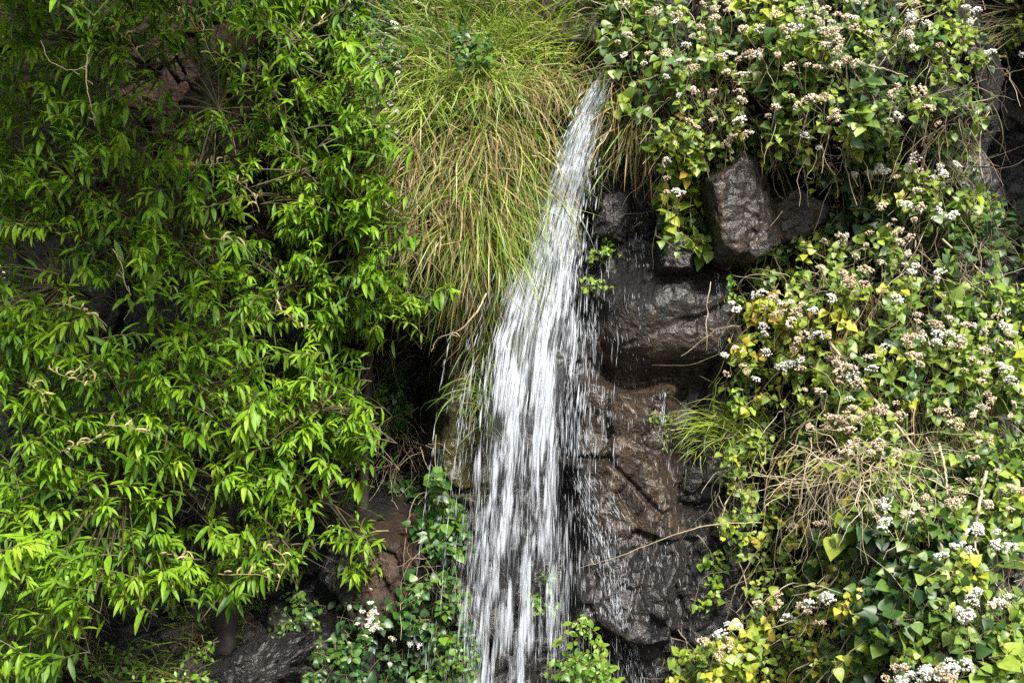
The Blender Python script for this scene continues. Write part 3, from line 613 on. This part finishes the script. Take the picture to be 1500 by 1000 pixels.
# smaller leafy plants: polygon, count, leaf size, material, kind, tone, depth offset, label
PL = [
 ('ledge_creeper', [(612, 695), (660, 685), (690, 760), (690, 800), (640, 822), (605, 770)], 46, (.032, .056), 'herb', 'heart', .55, .16, 'heart leaved creeper on the earth ledge just left of the falling water'),
 ('herb_plant', [(822, 915), (850, 900), (880, 950), (910, 1010), (820, 1010)], 60, (.022, .042), 'bright', 'small', .55, .42, 'bright green leafy herb at the foot of the fall, wet by the spray'),
 ('herb_plant', [(450, 880), (530, 850), (560, 900), (540, 1010), (440, 1010)], 42, (.028, .05), 'herb', 'small', .45, .15, 'dark green herb below the overhanging tree, left of the small cream flowers'),
 ('herb_plant', [(530, 870), (610, 880), (620, 1010), (520, 1010)], 50, (.026, .044), 'herb', 'heart', .2, .15, 'dark green herb with a spray of small cream flowers under the earth bank'),
 ('herb_plant', [(600, 860), (660, 820), (685, 900), (690, 1010), (600, 1010)], 75, (.03, .055), 'herb', 'heart', .5, .2, 'glossy heart leaved herb beside the bottom of the white water'),
 ('hanging_creeper', [(548, 530), (590, 545), (600, 600), (575, 640), (545, 600)], 40, (.03, .05), 'herb', 'heart', .6, .15, 'hanging strand of heart leaves in front of the black hollow'),
 ('hanging_creeper', [(575, 690), (600, 690), (605, 720), (575, 728)], 10, (.03, .045), 'herb', 'heart', .5, .15, 'small tuft of leaves among the curled bare roots'),
 ('leafy_shrub', [(-40, 880), (60, 870), (100, 930), (90, 1020), (-40, 1020)], 110, (.028, .05), 'bright', 'small', .6, .25, 'bright yellow green bush at the foot of the big tree, next to the rubble'),
 ('leafy_shrub', [(-60, 780), (40, 780), (90, 860), (60, 900), (-60, 900)], 90, (.03, .05), 'bright', 'small', .85, .1, 'sunlit yellowish bush seen below the hanging branches of the big tree'),
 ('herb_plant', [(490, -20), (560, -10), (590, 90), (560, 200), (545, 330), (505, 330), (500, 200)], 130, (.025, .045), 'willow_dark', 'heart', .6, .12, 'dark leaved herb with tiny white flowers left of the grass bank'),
 ('herb_plant', [(660, 35), (710, 30), (715, 95), (670, 100)], 24, (.03, .045), 'herb', 'heart', .6, .3, 'blue green heart leaved plant poking out of the bright grass'),
 ('herb_plant', [(865, 335), (905, 345), (900, 375), (870, 380)], 9, (.02, .032), 'bright', 'heart', .6, .12, 'tiny seedling in a crack of the rock right of the upper fall'),
 ('herb_plant', [(860, 390), (885, 392), (885, 412), (862, 412)], 6, (.016, .026), 'bright', 'heart', .8, .12, 'tiny seedling on the smooth dark block below the crack seedling'),
 ('herb_plant', [(960, 600), (985, 600), (985, 640), (962, 640)], 6, (.014, .022), 'bright', 'small', .5, .1, 'tiny weed at the right end of the brown ledge'),
 ('herb_plant', [(1120, 330), (1140, 320), (1150, 365), (1125, 370)], 9, (.025, .04), 'herb', 'heart', .6, .25, 'small leafy shoot growing between boulder and flowering bank'),
 ('herb_plant', [(1070, 410), (1090, 410), (1092, 440), (1072, 440)], 5, (.018, .028), 'bright', 'heart', .7, .2, 'tiny plant on the wet rock below the brown boulder'),
 ('herb_plant', [(1035, 820), (1060, 800), (1060, 880), (1030, 900)], 14, (.022, .036), 'bright', 'heart', .75, .12, 'small lime weed on the wet rock beside the red brown stem'),
 ('herb_plant', [(640, 930), (700, 925), (705, 1010), (650, 1010)], 16, (.02, .035), 'herb', 'heart', .7, .3, 'small wet plant behind the lower veil of water'),
 ('herb_plant', [(770, 840), (810, 830), (815, 900), (775, 905)], 12, (.02, .03), 'bright', 'small', .4, .1, 'green weed seen through the lower veil of water'),
 ('leafy_shrub', [(210, 880), (300, 860), (310, 930), (230, 930)], 12, (.02, .034), 'bright', 'small', .5, .2, 'thin weed on the rubble slope below the tree branches'),
 ('leafy_shrub', [(250, 960), (310, 940), (320, 1010), (240, 1010)], 12, (.018, .03), 'bright', 'small', .55, .3, 'low weed in front of the pinkish slab'),
 ('leafy_shrub', [(380, 870), (450, 860), (470, 960), (400, 960)], 22, (.022, .04), 'herb', 'small', .55, .25, 'sparse weed at the top of the blue black boulder'),
 ('leafy_shrub', [(130, 940), (210, 930), (220, 1010), (130, 1010)], 20, (.018, .032), 'bright', 'small', .45, .3, 'grassy weed between the yellow green bush and the slab'),
]
rp = np.random.default_rng(606)
for (name, poly, n, size, mt, kind, tone, off, label) in PL:
    root = thing(name, label, 'plant'); q = sample_poly(poly, n, rp)
    y = np.minimum(hit(q[:, 0], q[:, 1]), 1.2)
    tp = P(q[:, 0], q[:, 1], y-off*(.4+.8*rp.random(n))); ax = unit(np.stack([rp.normal(0, .6, n), rp.normal(-.6, .3, n), rp.normal(.35, .45, n)], -1)); Ls = rp.uniform(.04, .10, n)
    gf, gs = Geo(), Geo()
    b = sprigs(gf, gs, tp, ax, Ls, rp, 3, size, .42 if kind == 'heart' else .30, np.clip(tone+rp.normal(0, .18, n), 0, 1), kind)
    cx, cyy = np.mean(poly, 0); c = P(cx+rp.normal(0, 8, n), cyy+.3*(np.max(poly, 0)[1]-cyy)+rp.normal(0, 8, n), np.minimum(hit(np.full(n, cx), np.full(n, cyy)), 1.2))
    tubes(gs, bez(c, (c+b)/2+rp.normal(0, .03, b.shape), b, 6), .0016, rp.uniform(0, .8, n), 4)
    gf.build('foliage', M[mt], root); gs.build('stem', M['stem'], root)
    if 'flowers' in label:
        pts = [(rp.uniform(505, 585), rp.uniform(20, 195)) for _ in range(40)] if 'tiny white' in label else [(545+rp.normal(0, 8), 905+rp.normal(0, 16)) for _ in range(14)]+[(600, 942), (615, 945), (575, 935)]
        for px, py in pts:
            put_flower('white' if rp.random() < .6 else 'cream', P(px, py, float(np.minimum(hit(px, py), 1.2))-off*1.2), root, rp, .6)

# ---------------------------------------------------------------- grass tussocks
# px, py, spread x, spread y, green blades, dry blades, length, lift, droop, green tone, label
TU = [
 (610, 20, 28, 14, 130, 20, (.18, .38), .9, 1.6, .45, 'dark green tussock at the crest, leftmost of the crest grass'),
 (680, 15, 30, 14, 150, 25, (.18, .40), 1., 1.5, .5, 'green tussock at the crest above the heart leaved plant'),
 (750, 15, 30, 14, 150, 25, (.18, .40), 1., 1.5, .55, 'tall green tussock at the crest beside the brightest lime tussock'),
 (830, 10, 30, 14, 150, 30, (.18, .38), 1., 1.5, .6, 'green tussock at the crest directly above the head of the waterfall'),
 (885, 35, 22, 14, 110, 30, (.15, .32), .9, 1.7, .6, 'tussock between the waterfall head and the tan flowering vine'),
 (790, 75, 30, 16, 260, 15, (.15, .34), 1.1, 1.5, .88, 'brightest lime green tussock with upright blades above the straw fringe'),
 (840, 72, 20, 12, 120, 40, (.14, .30), .9, 1.8, .8, 'lime tussock leaning over the notch where the water emerges'),
 (725, 70, 26, 14, 150, 30, (.15, .34), .9, 1.7, .6, 'green tussock left of the brightest lime one'),
 (650, 70, 28, 16, 140, 30, (.16, .36), .9, 1.8, .5, 'tussock below the crest with mixed dull blades'),
 (600, 110, 24, 16, 110, 50, (.18, .36), .8, 2.0, .45, 'tussock with dull and dry blades beside the tiny white flowers'),
 (690, 125, 26, 14, 210, 15, (.2, .4), .8, 2.4, .72, 'upper part tussock with glossy arching blades on the bank shoulder'),
 (640, 150, 30, 18, 290, 12, (.22, .42), .8, 2.2, .85, 'pale green arching tussock forming the rounded nose of the bank'),
 (612, 180, 20, 18, 190, 20, (.2, .4), .7, 2.2, .8, 'light green tussock drooping off the bank nose toward the tree'),
 (740, 130, 22, 16, 70, 110, (.2, .42), .5, 3.2, .6, 'mostly straw tussock hanging below the lime tussock'),
 (790, 125, 20, 14, 50, 130, (.2, .4), .4, 3.5, .6, 'straw coloured fringe hanging just left of the waterfall head'),
 (822, 120, 16, 12, 40, 90, (.16, .34), .4, 3.5, .6, 'short straw fringe touching the top of the falling water'),
 (700, 200, 24, 18, 60, 130, (.22, .45), .5, 3.4, .5, 'dry brown tussock with bent broken leaves mid bank'),
 (760, 200, 22, 22, 110, 70, (.25, .5), .4, 3.6, .6, 'hanging mixed green and straw tussock beside the upper fall'),
 (630, 230, 28, 20, 70, 140, (.22, .45), .6, 3.2, .6, 'tangled straw tussock under the bank nose'),
 (585, 250, 16, 22, 40, 120, (.2, .42), .5, 3.2, .55, 'brownish dry tussock on the bank side facing the tree'),
 (690, 280, 26, 20, 80, 120, (.25, .5), .4, 3.6, .6, 'straw and green tussock in the middle of the hanging bank'),
 (745, 280, 24, 24, 160, 50, (.3, .55), .35, 3.8, .62, 'long green hanging tussock close along the falling water'),
 (785, 260, 14, 30, 130, 20, (.25, .5), .25, 3.8, .6, 'wet green hanging grass at the very edge of the upper water'),
 (610, 310, 26, 20, 40, 150, (.2, .42), .5, 3.2, .5, 'dense dry tangle of straw above the black hollow'),
 (660, 345, 24, 18, 90, 90, (.25, .5), .4, 3.6, .65, 'yellow green hanging tussock over the right side of the hollow'),
 (715, 350, 20, 22, 160, 60, (.28, .52), .3, 3.8, .66, 'thick yellow green hanging tussock ending in straw tips'),
 (690, 400, 18, 16, 50, 130, (.22, .46), .3, 3.8, .6, 'straw tips hanging lowest of the bank beside the bent stalk'),
 (655, 420, 18, 16, 30, 110, (.15, .32), .3, 3.8, .5, 'thin dry wisps hanging at the edge of the hollow'),
 (705, 455, 14, 16, 20, 70, (.2, .4), .3, 3.8, .6, 'lowest straw wisps of the hanging bank, just above the mossy rock'),
 (735, 430, 14, 20, 80, 30, (.2, .4), .3, 3.8, .65, 'yellow green wisps hanging between straw tips and the falling spray'),
 (545, 120, 20, 30, 60, 90, (.15, .32), .7, 2.4, .4, 'dull dry grass among the tiny white flowers at the shrub edge'),
 (540, 300, 14, 30, 20, 90, (.15, .34), .5, 3., .4, 'brown dead grass between the shrub and the straw tangle'),
 (760, 400, 16, 26, 110, 10, (.2, .4), .25, 3.8, .55, 'wet green grass behind the spray in the middle of the fall'),
 (730, 500, 18, 24, 80, 8, (.18, .36), .3, 3.6, .5, 'wet green grass combed by the spray over the mossy rock'),
 (705, 580, 16, 20, 50, 6, (.15, .3), .3, 3.6, .42, 'thin wet grass lowest beside the white water'),
 (900, 130, 14, 12, 50, 150, (.3, .55), .3, 3.8, .6, 'long straw strands hanging just right of the waterfall head'),
 (935, 165, 18, 14, 40, 170, (.28, .55), .3, 3.8, .6, 'long pale straw strands hanging over the rock between fall and vine strand'),
 (885, 200, 9, 26, 60, 14, (.2, .4), .3, 3.8, .55, 'green hanging blades lying over the right edge of the upper water'),
 (960, 215, 14, 12, 20, 80, (.2, .42), .3, 3.8, .6, 'thin straw strands beside the narrow hanging vine'),
 (1060, 645, 14, 16, 230, 16, (.2, .38), .9, 2.6, .85, 'bright green grass tuft growing on the wet rock against the flowering bank'),
 (1040, 110, 16, 8, 8, 90, (.2, .4), .4, 3.4, .5, 'bundle of tan dead grass in the vines above the boulder'),
 (1120, 215, 18, 10, 6, 40, (.25, .5), .4, 3.4, .5, 'long dry leaves hanging right of the brown boulder'),
 (1265, 460, 26, 20, 20, 150, (.2, .4), .4, 3., .5, 'patch of grey dry stalks in the middle of the flowering bank'),
 (1330, 590, 30, 24, 50, 110, (.25, .5), .5, 3., .5, 'dry and green grass under the thick diagonal stalk'),
 (1380, 640, 26, 24, 60, 60, (.3, .55), .5, 3., .4, 'dark grass with dry blades above the tall dry stalk'),
 (1230, 655, 40, 20, 20, 90, (.2, .42), .5, 3., .55, 'thick tangle of pale dry roots below the tan flower ball'),
 (1300, 790, 10, 10, 30, 60, (.25, .45), .2, 3.8, .5, 'narrow wisp of straw hanging among the blue green leaves'),
 (1230, 860, 24, 20, 80, 10, (.2, .38), .4, 3.4, .55, 'long green grass hanging between the lime vines on the low bank'),
 (1390, 930, 30, 24, 70, 10, (.2, .42), .5, 3., .4, 'dark green grass in the shade near the bottom white flowers'),
 (1140, 800, 16, 22, 60, 10, (.2, .36), .4, 3.4, .65, 'light green grass hanging behind the red brown stem'),
 (60, 890, 30, 20, 60, 70, (.15, .35), .7, 2.2, .7, 'yellowish tussock under the big tree at the top of the rubble'),
 (110, 915, 30, 14, 40, 80, (.15, .3), .7, 2.2, .6, 'dry tussock beside a fallen stick on the rubble'),
 (250, 985, 24, 14, 110, 20, (.1, .24), 1., 1.6, .6, 'short green grass in front of the blue black boulder'),
 (350, 900, 26, 14, 50, 30, (.1, .22), .9, 1.8, .5, 'sparse grass behind the blue black boulder'),
 (305, 935, 22, 12, 90, 40, (.12, .28), .9, 1.8, .6, 'grass tuft hiding the foot of the big tree trunk'),
 (160, 985, 30, 14, 90, 20, (.1, .24), 1., 1.6, .6, 'short grass at the bottom of the rubble slope'),
]
rg = np.random.default_rng(707)
for (px, py, sx, sy, ng, nd, LL, lift, droop, tone, label) in TU:
    root = thing('grass_tussock', label, 'grass tussock', group='grass tussocks on the cliff')
    for cnt, part, mat_, tn in ((int(ng*1.5), 'green_leaves', 'grass', tone), (int(nd*(1.65 if px < 860 or px > 1180 else 1.2)), 'dry_leaves', 'straw', .55)):
        x = px+rg.normal(0, sx, cnt); yv = py+rg.normal(0, sy, cnt); yy = np.minimum(hit(x, yv), .9)
        r0 = P(x, yv, yy+.02-.06*rg.random(cnt)); sd = rg.normal(0, .9 if px < 725 or lift > .7 else .4, cnt)+.008*(x-px)-(.45 if 560 < px < 700 and part == 'green_leaves' else .1)
        d0 = unit(np.stack([sd, -np.abs(rg.normal(.55, .25, cnt)), np.full(cnt, lift)+rg.normal(0, .3, cnt)], -1))
        dr = droop*(.55 if lift >= .9 else 1)*rg.uniform(.35, 1.25, cnt)*(1.25 if mat_ == 'straw' else 1)
        g = Geo(); blades(g, r0, d0, rg.uniform(*LL, cnt)*rg.uniform(.45, 1.0, cnt), rg.uniform(.0011, .0036, cnt), dr, np.clip(tn+rg.normal(0, .2, cnt), 0, 1), 8, rg, kink=.5 if part == 'dry_leaves' else .15)
        g.build(part, M[mat_], root)

# ---------------------------------------------------------------- loose stalks, roots and twigs
def stalk(name, label, pts, r, tone, rng, mat='drystem', cat='stalk', y=None, n=26):
    if name in ('dry_stalk', 'red_stem'):
        pts = [(a, b, min(float(hit(a, b)), .3)-rng.uniform(.20, .31)) for a, b, c in pts]
    p = np.array([P(a, b, c) for a, b, c in pts]); t = np.linspace(0, 1, len(p)); ti = np.linspace(0, 1, n)
    path = np.stack([np.interp(ti, t, p[:, k]) for k in range(3)], -1)
    for _ in range(3): path[1:-1] = (path[:-2]+path[1:-1]*2+path[2:])/4
    path[1:-1] += rng.normal(0, .0012, (n-2, 3))
    g = Geo(); tubes(g, path, np.linspace(r*.72, r*.3, n)*(1+.08*rng.normal(size=n)), np.clip(tone-.12, 0, 1), 6)
    for k in rng.integers(3, n-2, 4):
        w_ = wander(path[k][None], rng.normal(size=(1, 3)), [.03], 4, rng, .3); tubes(g, w_, r*.35, tone, 4)
    return tag(g.build(name, M[mat]), label, cat)
rs = np.random.default_rng(808)
stalk('dry_stalk', 'thick pale stalk running diagonally down through the flowering bank', [(1215, 500, -.62), (1260, 560, -.85), (1320, 630, -.98), (1345, 660, -1.0)], .010, .85, rs)
stalk('dry_stalk', 'pale strap shaped stalk hanging upright near the white blooms', [(1445, 690, -1.25), (1432, 750, -1.3), (1428, 800, -1.3), (1440, 832, -1.3)], .0095, .9, rs)
stalk('dry_stalk', 'thick wavy stalk hanging above the strap shaped one', [(1375, 650, -1.1), (1385, 690, -1.15), (1388, 725, -1.15)], .009, .85, rs)
stalk('dry_stalk', 'long straight tan stalk falling through the dull green vine', [(1315, 680, -1.1), (1345, 740, -1.2), (1380, 800, -1.25), (1400, 850, -1.3), (1415, 880, -1.3)], .0055, .7, rs)
stalk('dry_stalk', 'bare horizontal twig sticking out below the crest vines', [(1245, 90, -.75), (1290, 100, -.8), (1330, 113, -.75)], .007, .8, rs)
stalk('dry_stalk', 'curved dry twig at the crest above the bare horizontal one', [(1320, 30, -.75), (1340, 32, -.8), (1375, 18, -.7), (1382, 0, -.7)], .0045, .75, rs)
stalk('dry_stalk', 'thin bare runner looping in front of the black rock', [(1400, 110, -.4), (1425, 140, -.45), (1465, 190, -.5), (1475, 220, -.5), (1465, 255, -.45)], .0035, .6, rs)
stalk('dry_stalk', 'straight thin runner crossing the black rock at the edge', [(1260, 165, -.6), (1400, 130, -.5), (1520, 95, -.4)], .003, .45, rs)
stalk('dry_stalk', 'thin runner sloping up to the edge of the black rock', [(1400, 245, -.5), (1450, 232, -.5), (1520, 205, -.4)], .003, .5, rs)
stalk('dry_stalk', 'leaning bare stem between the round leaved vine and the rock', [(1380, 350, -.75), (1440, 400, -.85), (1470, 440, -.85), (1455, 490, -.8)], .006, .75, rs)
stalk('dry_stalk', 'thin pale twig slanting across the flowering bank', [(1360, 435, -.85), (1430, 415, -.85), (1510, 390, -.8)], .0025, .8, rs)
stalk('dry_stalk', 'long yellow stem bowing down beside the dark gap', [(1120, 180, -.65), (1128, 230, -.72), (1140, 260, -.72), (1165, 285, -.68)], .0055, .85, rs)
stalk('dry_stalk', 'pair companion yellow stem hanging straight beside the bowed one', [(1118, 195, -.62), (1126, 215, -.7), (1130, 240, -.7), (1136, 285, -.66)], .005, .75, rs)
stalk('dry_stalk', 'long brown stem hanging inside the upper vines', [(1240, 85, -.65), (1262, 125, -.75), (1280, 160, -.72), (1292, 190, -.68)], .0045, .6, rs)
stalk('dry_stalk', 'upright tan stem inside the yellow green vine', [(1243, 165, -.72), (1245, 200, -.74), (1246, 250, -.7)], .005, .6, rs)
stalk('fallen_stalk', 'bent straw stalk arching out of the hanging grass over the hollow', [(712, 430, -.42), (700, 455, -.5), (675, 485, -.5), (640, 495, -.42), (632, 515, -.4)], .006, .75, rs)
stalk('fallen_stalk', 'long pale stalk lying diagonally over the bank nose', [(650, 140, -.75), (600, 210, -.7), (560, 265, -.6), (555, 290, -.55), (590, 315, -.52)], .0045, .85, rs)
stalk('bare_twig', 'thin bare twig stretched over the wet rock across the side trickle', [(1115, 765, -.55), (1040, 767, -.55), (980, 785, -.58), (900, 818, -.55), (845, 832, -.5)], .0035, .75, rs, cat='twig')
stalk('red_stem', 'red brown stem arching down the edge of the wet rock', [(1128, 780, -.72), (1100, 820, -.75), (1075, 865, -.72), (1062, 915, -.65)], .0045, .3, rs, cat='stem')
stalk('red_stem', 'thin dark red stem rising from the big bank over the boulder', [(1160, 430, -.55), (1140, 390, -.52), (1125, 355, -.5), (1110, 330, -.48)], .004, .15, rs, cat='stem')
stalk('bare_branch', 'grey bare branch in the shade of the big tree crown', [(180, 102, -.5), (215, 96, -.55), (268, 89, -.5)], .011, .6, rs, 'bark', 'branch')
stalk('hanging_vine_stem', 'looping bare vine stem hanging in the big tree', [(60, 60, -1.1), (72, 92, -1.15), (105, 105, -1.15), (128, 97, -1.1), (136, 78, -1.1)], .003, .75, rs, cat='stem')
stalk('hanging_vine_stem', 'straight bare vine stem hanging below the loop in the big tree', [(127, 80, -1.1), (126, 120, -1.12), (132, 150, -1.12), (139, 185, -1.1)], .004, .75, rs, cat='stem')
stalk('hanging_vine_stem', 'thin grey stem curving down amid the big tree leaves', [(165, 365, -1.1), (180, 390, -1.1), (182, 415, -1.1), (192, 432, -1.1)], .003, .8, rs, cat='stem')
stalk('fallen_stick', 'thin reddish stick lying on the rubble under the tree', [(60, 920, -1.15), (90, 924, -1.15), (125, 935, -1.18)], .004, .5, rs, cat='stick')
stalk('bare_twig', 'brown bare twig running under the tree toward the bank', [(440, 275, -.3), (475, 288, -.4), (510, 305, -.4)], .005, .6, rs, cat='twig')
# tangles of rootlets
for (px, py, sx, sy, n, off, tone, label) in [(585, 640, 22, 24, 60, .12, .65, 'tangle of pale curled roots hanging at the mouth of the hollow'), (560, 560, 24, 70, 40, .1, .35, 'fine dark hanging roots inside the black hollow'),
        (590, 720, 26, 30, 36, .1, .5, 'thin curled roots above the red earth bank'), (1390, 200, 26, 50, 70, .22, .3, 'dense brown dead twigs beside the bare black rock'), (640, 850, 18, 18, 26, .12, .4, 'small mat of brown roots under the heart leaved creeper'),
        (1250, 685, 50, 26, 190, .33, .75, 'knot of pale fibrous roots across the middle of the bank'), (570, 430, 10, 50, 40, .25, .35, 'brown dead vine hanging in front of the young trunk'), (280, 700, 60, 40, 50, .25, .15, 'dark bare twigs against the wet rock under the big tree'), (240, 200, 90, 60, 80, .5, .25, 'dead brown twigs in the shaded heart of the big crown')]:
    x = px+rs.normal(0, sx, n); yv = py+rs.normal(0, sy, n); p0 = P(x, yv, np.minimum(hit(x, yv), .6)-off)
    g = Geo(); tubes(g, wander(p0, np.stack([rs.normal(0, .7, n), rs.normal(-.2, .3, n), rs.normal(-.4, .5, n)], -1), rs.uniform(.14, .42, n), 14, rs, .22, -.08), np.linspace(.0015, .0006, 14)[None]*rs.uniform(.6, 1.5, (n, 1)), np.clip(tone+rs.normal(0, .18, n), 0, 1), 4)
    tag(g.build('root_tangle', M['drystem']), label, 'roots')

# ---------------------------------------------------------------- the waterfall
def watermat(name, core):
    m, nt, b, out = newmat(name); L = nt.links.new; N = nt.nodes.new
    b.inputs['Base Color'].default_value = (.46, .50, .56, 1); b.inputs['Roughness'].default_value = .35
    tr = N('ShaderNodeBsdfTransparent'); ms = N('ShaderNodeMixShader')
    mul = N('ShaderNodeMath'); mul.operation = 'MULTIPLY'; mul.use_clamp = True; L(attr(nt, 'rnd'), mul.inputs[0]); mul.inputs[1].default_value = 1
    if core:
        uvn = N('ShaderNodeCombineXYZ'); L(attr(nt, 'fu'), uvn.inputs[0]); L(attr(nt, 'fv'), uvn.inputs[1])
        n = N('ShaderNodeTexNoise'); n.inputs['Scale'].default_value = 1; n.inputs['Detail'].default_value = 5; n.inputs['Roughness'].default_value = .62; L(uvn.outputs[0], n.inputs['Vector'])
        r = N('ShaderNodeMapRange'); L(n.outputs[0], r.inputs[0]); r.inputs[1].default_value = .44; r.inputs[2].default_value = .74
        L(r.outputs[0], mul.inputs[1])
        bp = N('ShaderNodeBump'); bp.inputs['Strength'].default_value = .5; bp.inputs['Distance'].default_value = .02; L(n.outputs[0], bp.inputs['Height']); L(bp.outputs[0], b.inputs['Normal'])
    if not core:
        lw = N('ShaderNodeLayerWeight'); lw.inputs[0].default_value = .5; inv = N('ShaderNodeMath'); inv.operation = 'SUBTRACT'; inv.inputs[0].default_value = 1; L(lw.outputs['Facing'], inv.inputs[1])
        pw_ = N('ShaderNodeMath'); pw_.operation = 'POWER'; L(inv.outputs[0], pw_.inputs[0]); pw_.inputs[1].default_value = 1.7; L(pw_.outputs[0], mul.inputs[1])
    L(mul.outputs[0], ms.inputs[0]); L(tr.outputs[0], ms.inputs[1]); L(b.outputs[0], ms.inputs[2]); L(ms.outputs[0], out.inputs[0])
    return m
M['sheet'] = watermat('foaming_water', True); M['drops'] = watermat('white_water_strand', False)
fyv = [104, 115, 150, 200, 250, 300, 400, 500, 600, 700, 800, 900, 1010, 1080]
fcx = [889, 886, 870, 852, 837, 822, 800, 781, 769, 763, 758, 754, 750, 748]
fhw = [13, 15, 20, 25, 29, 34, 43, 54, 56, 59, 62, 65, 68, 70]
fdy = [-.04, -.09, -.16, -.19, -.19, -.15, -.18, -.24, -.30, -.34, -.38, -.42, -.46, -.48]
def flow(py, u):
    """point on the falling water: u = -1..1 across"""
    return np.interp(py, fyv, fcx)+u*np.interp(py, fyv, fhw), np.interp(py, fyv, fdy)
rw = np.random.default_rng(909)
fall = thing('waterfall', 'white waterfall dropping from a grassy notch down the dark cliff and breaking into strands', 'waterfall', kind='structure')
# three overlapping foaming sheets in the upper and middle fall
for k, (py1, off, sc_w, a0) in enumerate([(640, 0, 1.0, 1.0), (820, -.05, .8, .22), (1080, .05, 1.05, .14)]):
    pv = np.linspace(104, py1, 170); uu = np.linspace(-1, 1, 30); PV, UU = np.meshgrid(pv, uu, indexing='ij')
    x, dy = flow(PV, UU*sc_w); x = x+6*fbm(UU*2+k*9, PV/60, 3, 40+k)
    pts = P(x, PV, dy+off+.05*fbm(UU*3+k*5, PV/45, 3, 44+k)-.05*(1-UU**2))
    al = a0*(1+.5*(1-ss(200, 420, PV)))*(1-UU**2)**.6*ss(100, 112, PV)*(1-ss(.45, 1, (PV-104)/(py1-104))*.9)
    g = Geo(); g.add(pts, strips_faces(1, 170, 30), al)
    fu = UU*np.interp(PV, fyv, fhw)*(.36+.12*k)*sc_w+k*30; fv = PV*.013+k*11
    g.build('water_sheet', M['sheet'], fall, extra={'fu': fu, 'fv': fv})
def strands(n, py0, py1, usd, Lr, rr, alpha, yo, pw=1.0, ucut=1.7, cl=.5):
    n4 = n*5; py = py0+(py1-py0)*rw.random(n4)**pw; u = np.clip(rw.normal(0, usd, n4), -ucut, ucut)
    keep = vnoise(u*6+3, py/70, 61)+.6*vnoise(u*14, py/40, 64) > cl+.55*rw.random(n4); py, u = py[keep][:n], u[keep][:n]; n = len(py)
    ln = rw.uniform(*Lr, n)*(.35+.65*ss(100, 600, py))/K0
    t = np.linspace(0, 1, 6)[None]; pp = py[:, None]+ln[:, None]*(t-.5)
    x, dy = flow(pp, u[:, None]); yoff = rw.normal(0, yo, (n, 1))
    pts = P(x+rw.normal(0, .9, (n, 1))+rw.normal(0, .15, (n, 6)), pp, dy-.02+yoff)
    rad = rw.uniform(*rr, (n, 1))*np.array([.12, .7, 1, 1, .75, .12])[None]
    g = Geo(); tubes(g, pts, rad, (np.clip(rw.normal(alpha, .22, n), .06, 1)*(1-.5*ss(520, 850, py)))[:, None]*np.array([0, .75, 1, .95, .55, 0])[None], 6); return g
tag(strands(1700, 108, 600, .5, (.04, .13), (.0008, .0030), .75, .03).build('water_strands', M['drops'], fall), kind='stuff')
tag(strands(5200, 400, 1040, .66, (.03, .14), (.0005, .0017), .27, .07, cl=.5).build('water_strands', M['drops'], fall), kind='stuff')
tag(strands(700, 440, 1040, .48, (.08, .2), (.003, .0085), .15, .06, cl=.65).build('water_veils', M['drops'], fall), kind='stuff')
tag(strands(1700, 350, 1040, 1.15, (.03, .10), (.0005, .0017), .36, .10, 1.0, 2.3, .3).build('water_drops', M['drops'], fall), kind='stuff')
# trickles running down the rock right of the fall
def trickle(pts, n, w0, L=(.012, .05), r=(.0005, .0013), a=.5, off=.012):
    p = np.array(pts, float); s = np.sort(rw.random(n)); t = np.linspace(0, 1, len(p))
    px = np.interp(s, t, p[:, 0])+rw.normal(0, w0, n); py = np.interp(s, t, p[:, 1]); ln = rw.uniform(*L, n)/K0
    sl = (np.interp(s+.01, t, p[:, 0])-np.interp(s-.01, t, p[:, 0]))/(np.interp(s+.01, t, p[:, 1])-np.interp(s-.01, t, p[:, 1])+1e-6)
    tt = np.linspace(-.5, .5, 5)[None]; pp = py[:, None]+ln[:, None]*tt; xx = px[:, None]+sl[:, None]*.6*ln[:, None]*tt+rw.normal(0, .35, (n, 5))
    iz = np.clip(np.searchsorted(gz, 1.8+(500-pp)*K0*.95), 0, nz-1); ix = np.clip(np.searchsorted(gx, (xx-750)*K0*.95), 0, nx-1)
    pts3 = P(xx, pp, Y[iz, ix]-off-.015)
    g = Geo(); tubes(g, pts3, rw.uniform(*r, (n, 1))*np.array([.15, .8, 1, .8, .15])[None], np.clip(rw.normal(a, .2, n), .1, 1)[:, None]*np.array([0, .8, 1, .8, 0])[None], 5)
    g.build('side_trickle', M['drops'], fall)
trickle([(870, 190), (868, 260), (860, 340), (855, 420), (860, 500)], 320, 9, a=.75)
trickle([(835, 330), (850, 450), (850, 560), (845, 680)], 420, 16, a=.55)
trickle([(842, 690), (860, 750), (880, 800), (900, 880), (925, 960), (935, 1020)], 420, 9, a=.6)
trickle([(850, 700), (900, 760), (905, 850), (890, 930), (900, 1020)], 320, 16, a=.5)
trickle([(900, 420), (905, 480), (920, 540), (925, 620)], 90, 22, a=.4)
trickle([(970, 560), (972, 600), (968, 640)], 40, 3, a=.7)
trickle([(1050, 400), (1052, 450), (1055, 520)], 45, 3, a=.5)
trickle([(985, 600), (975, 700), (965, 800)], 60, 18, a=.35)
trickle([(950, 800), (985, 900), (1000, 1000)], 150, 26, a=.35)
trickle([(925, 300), (930, 350), (940, 390)], 60, 10, a=.5)
trickle([(880, 560), (885, 620), (880, 720)], 160, 28, a=.4)
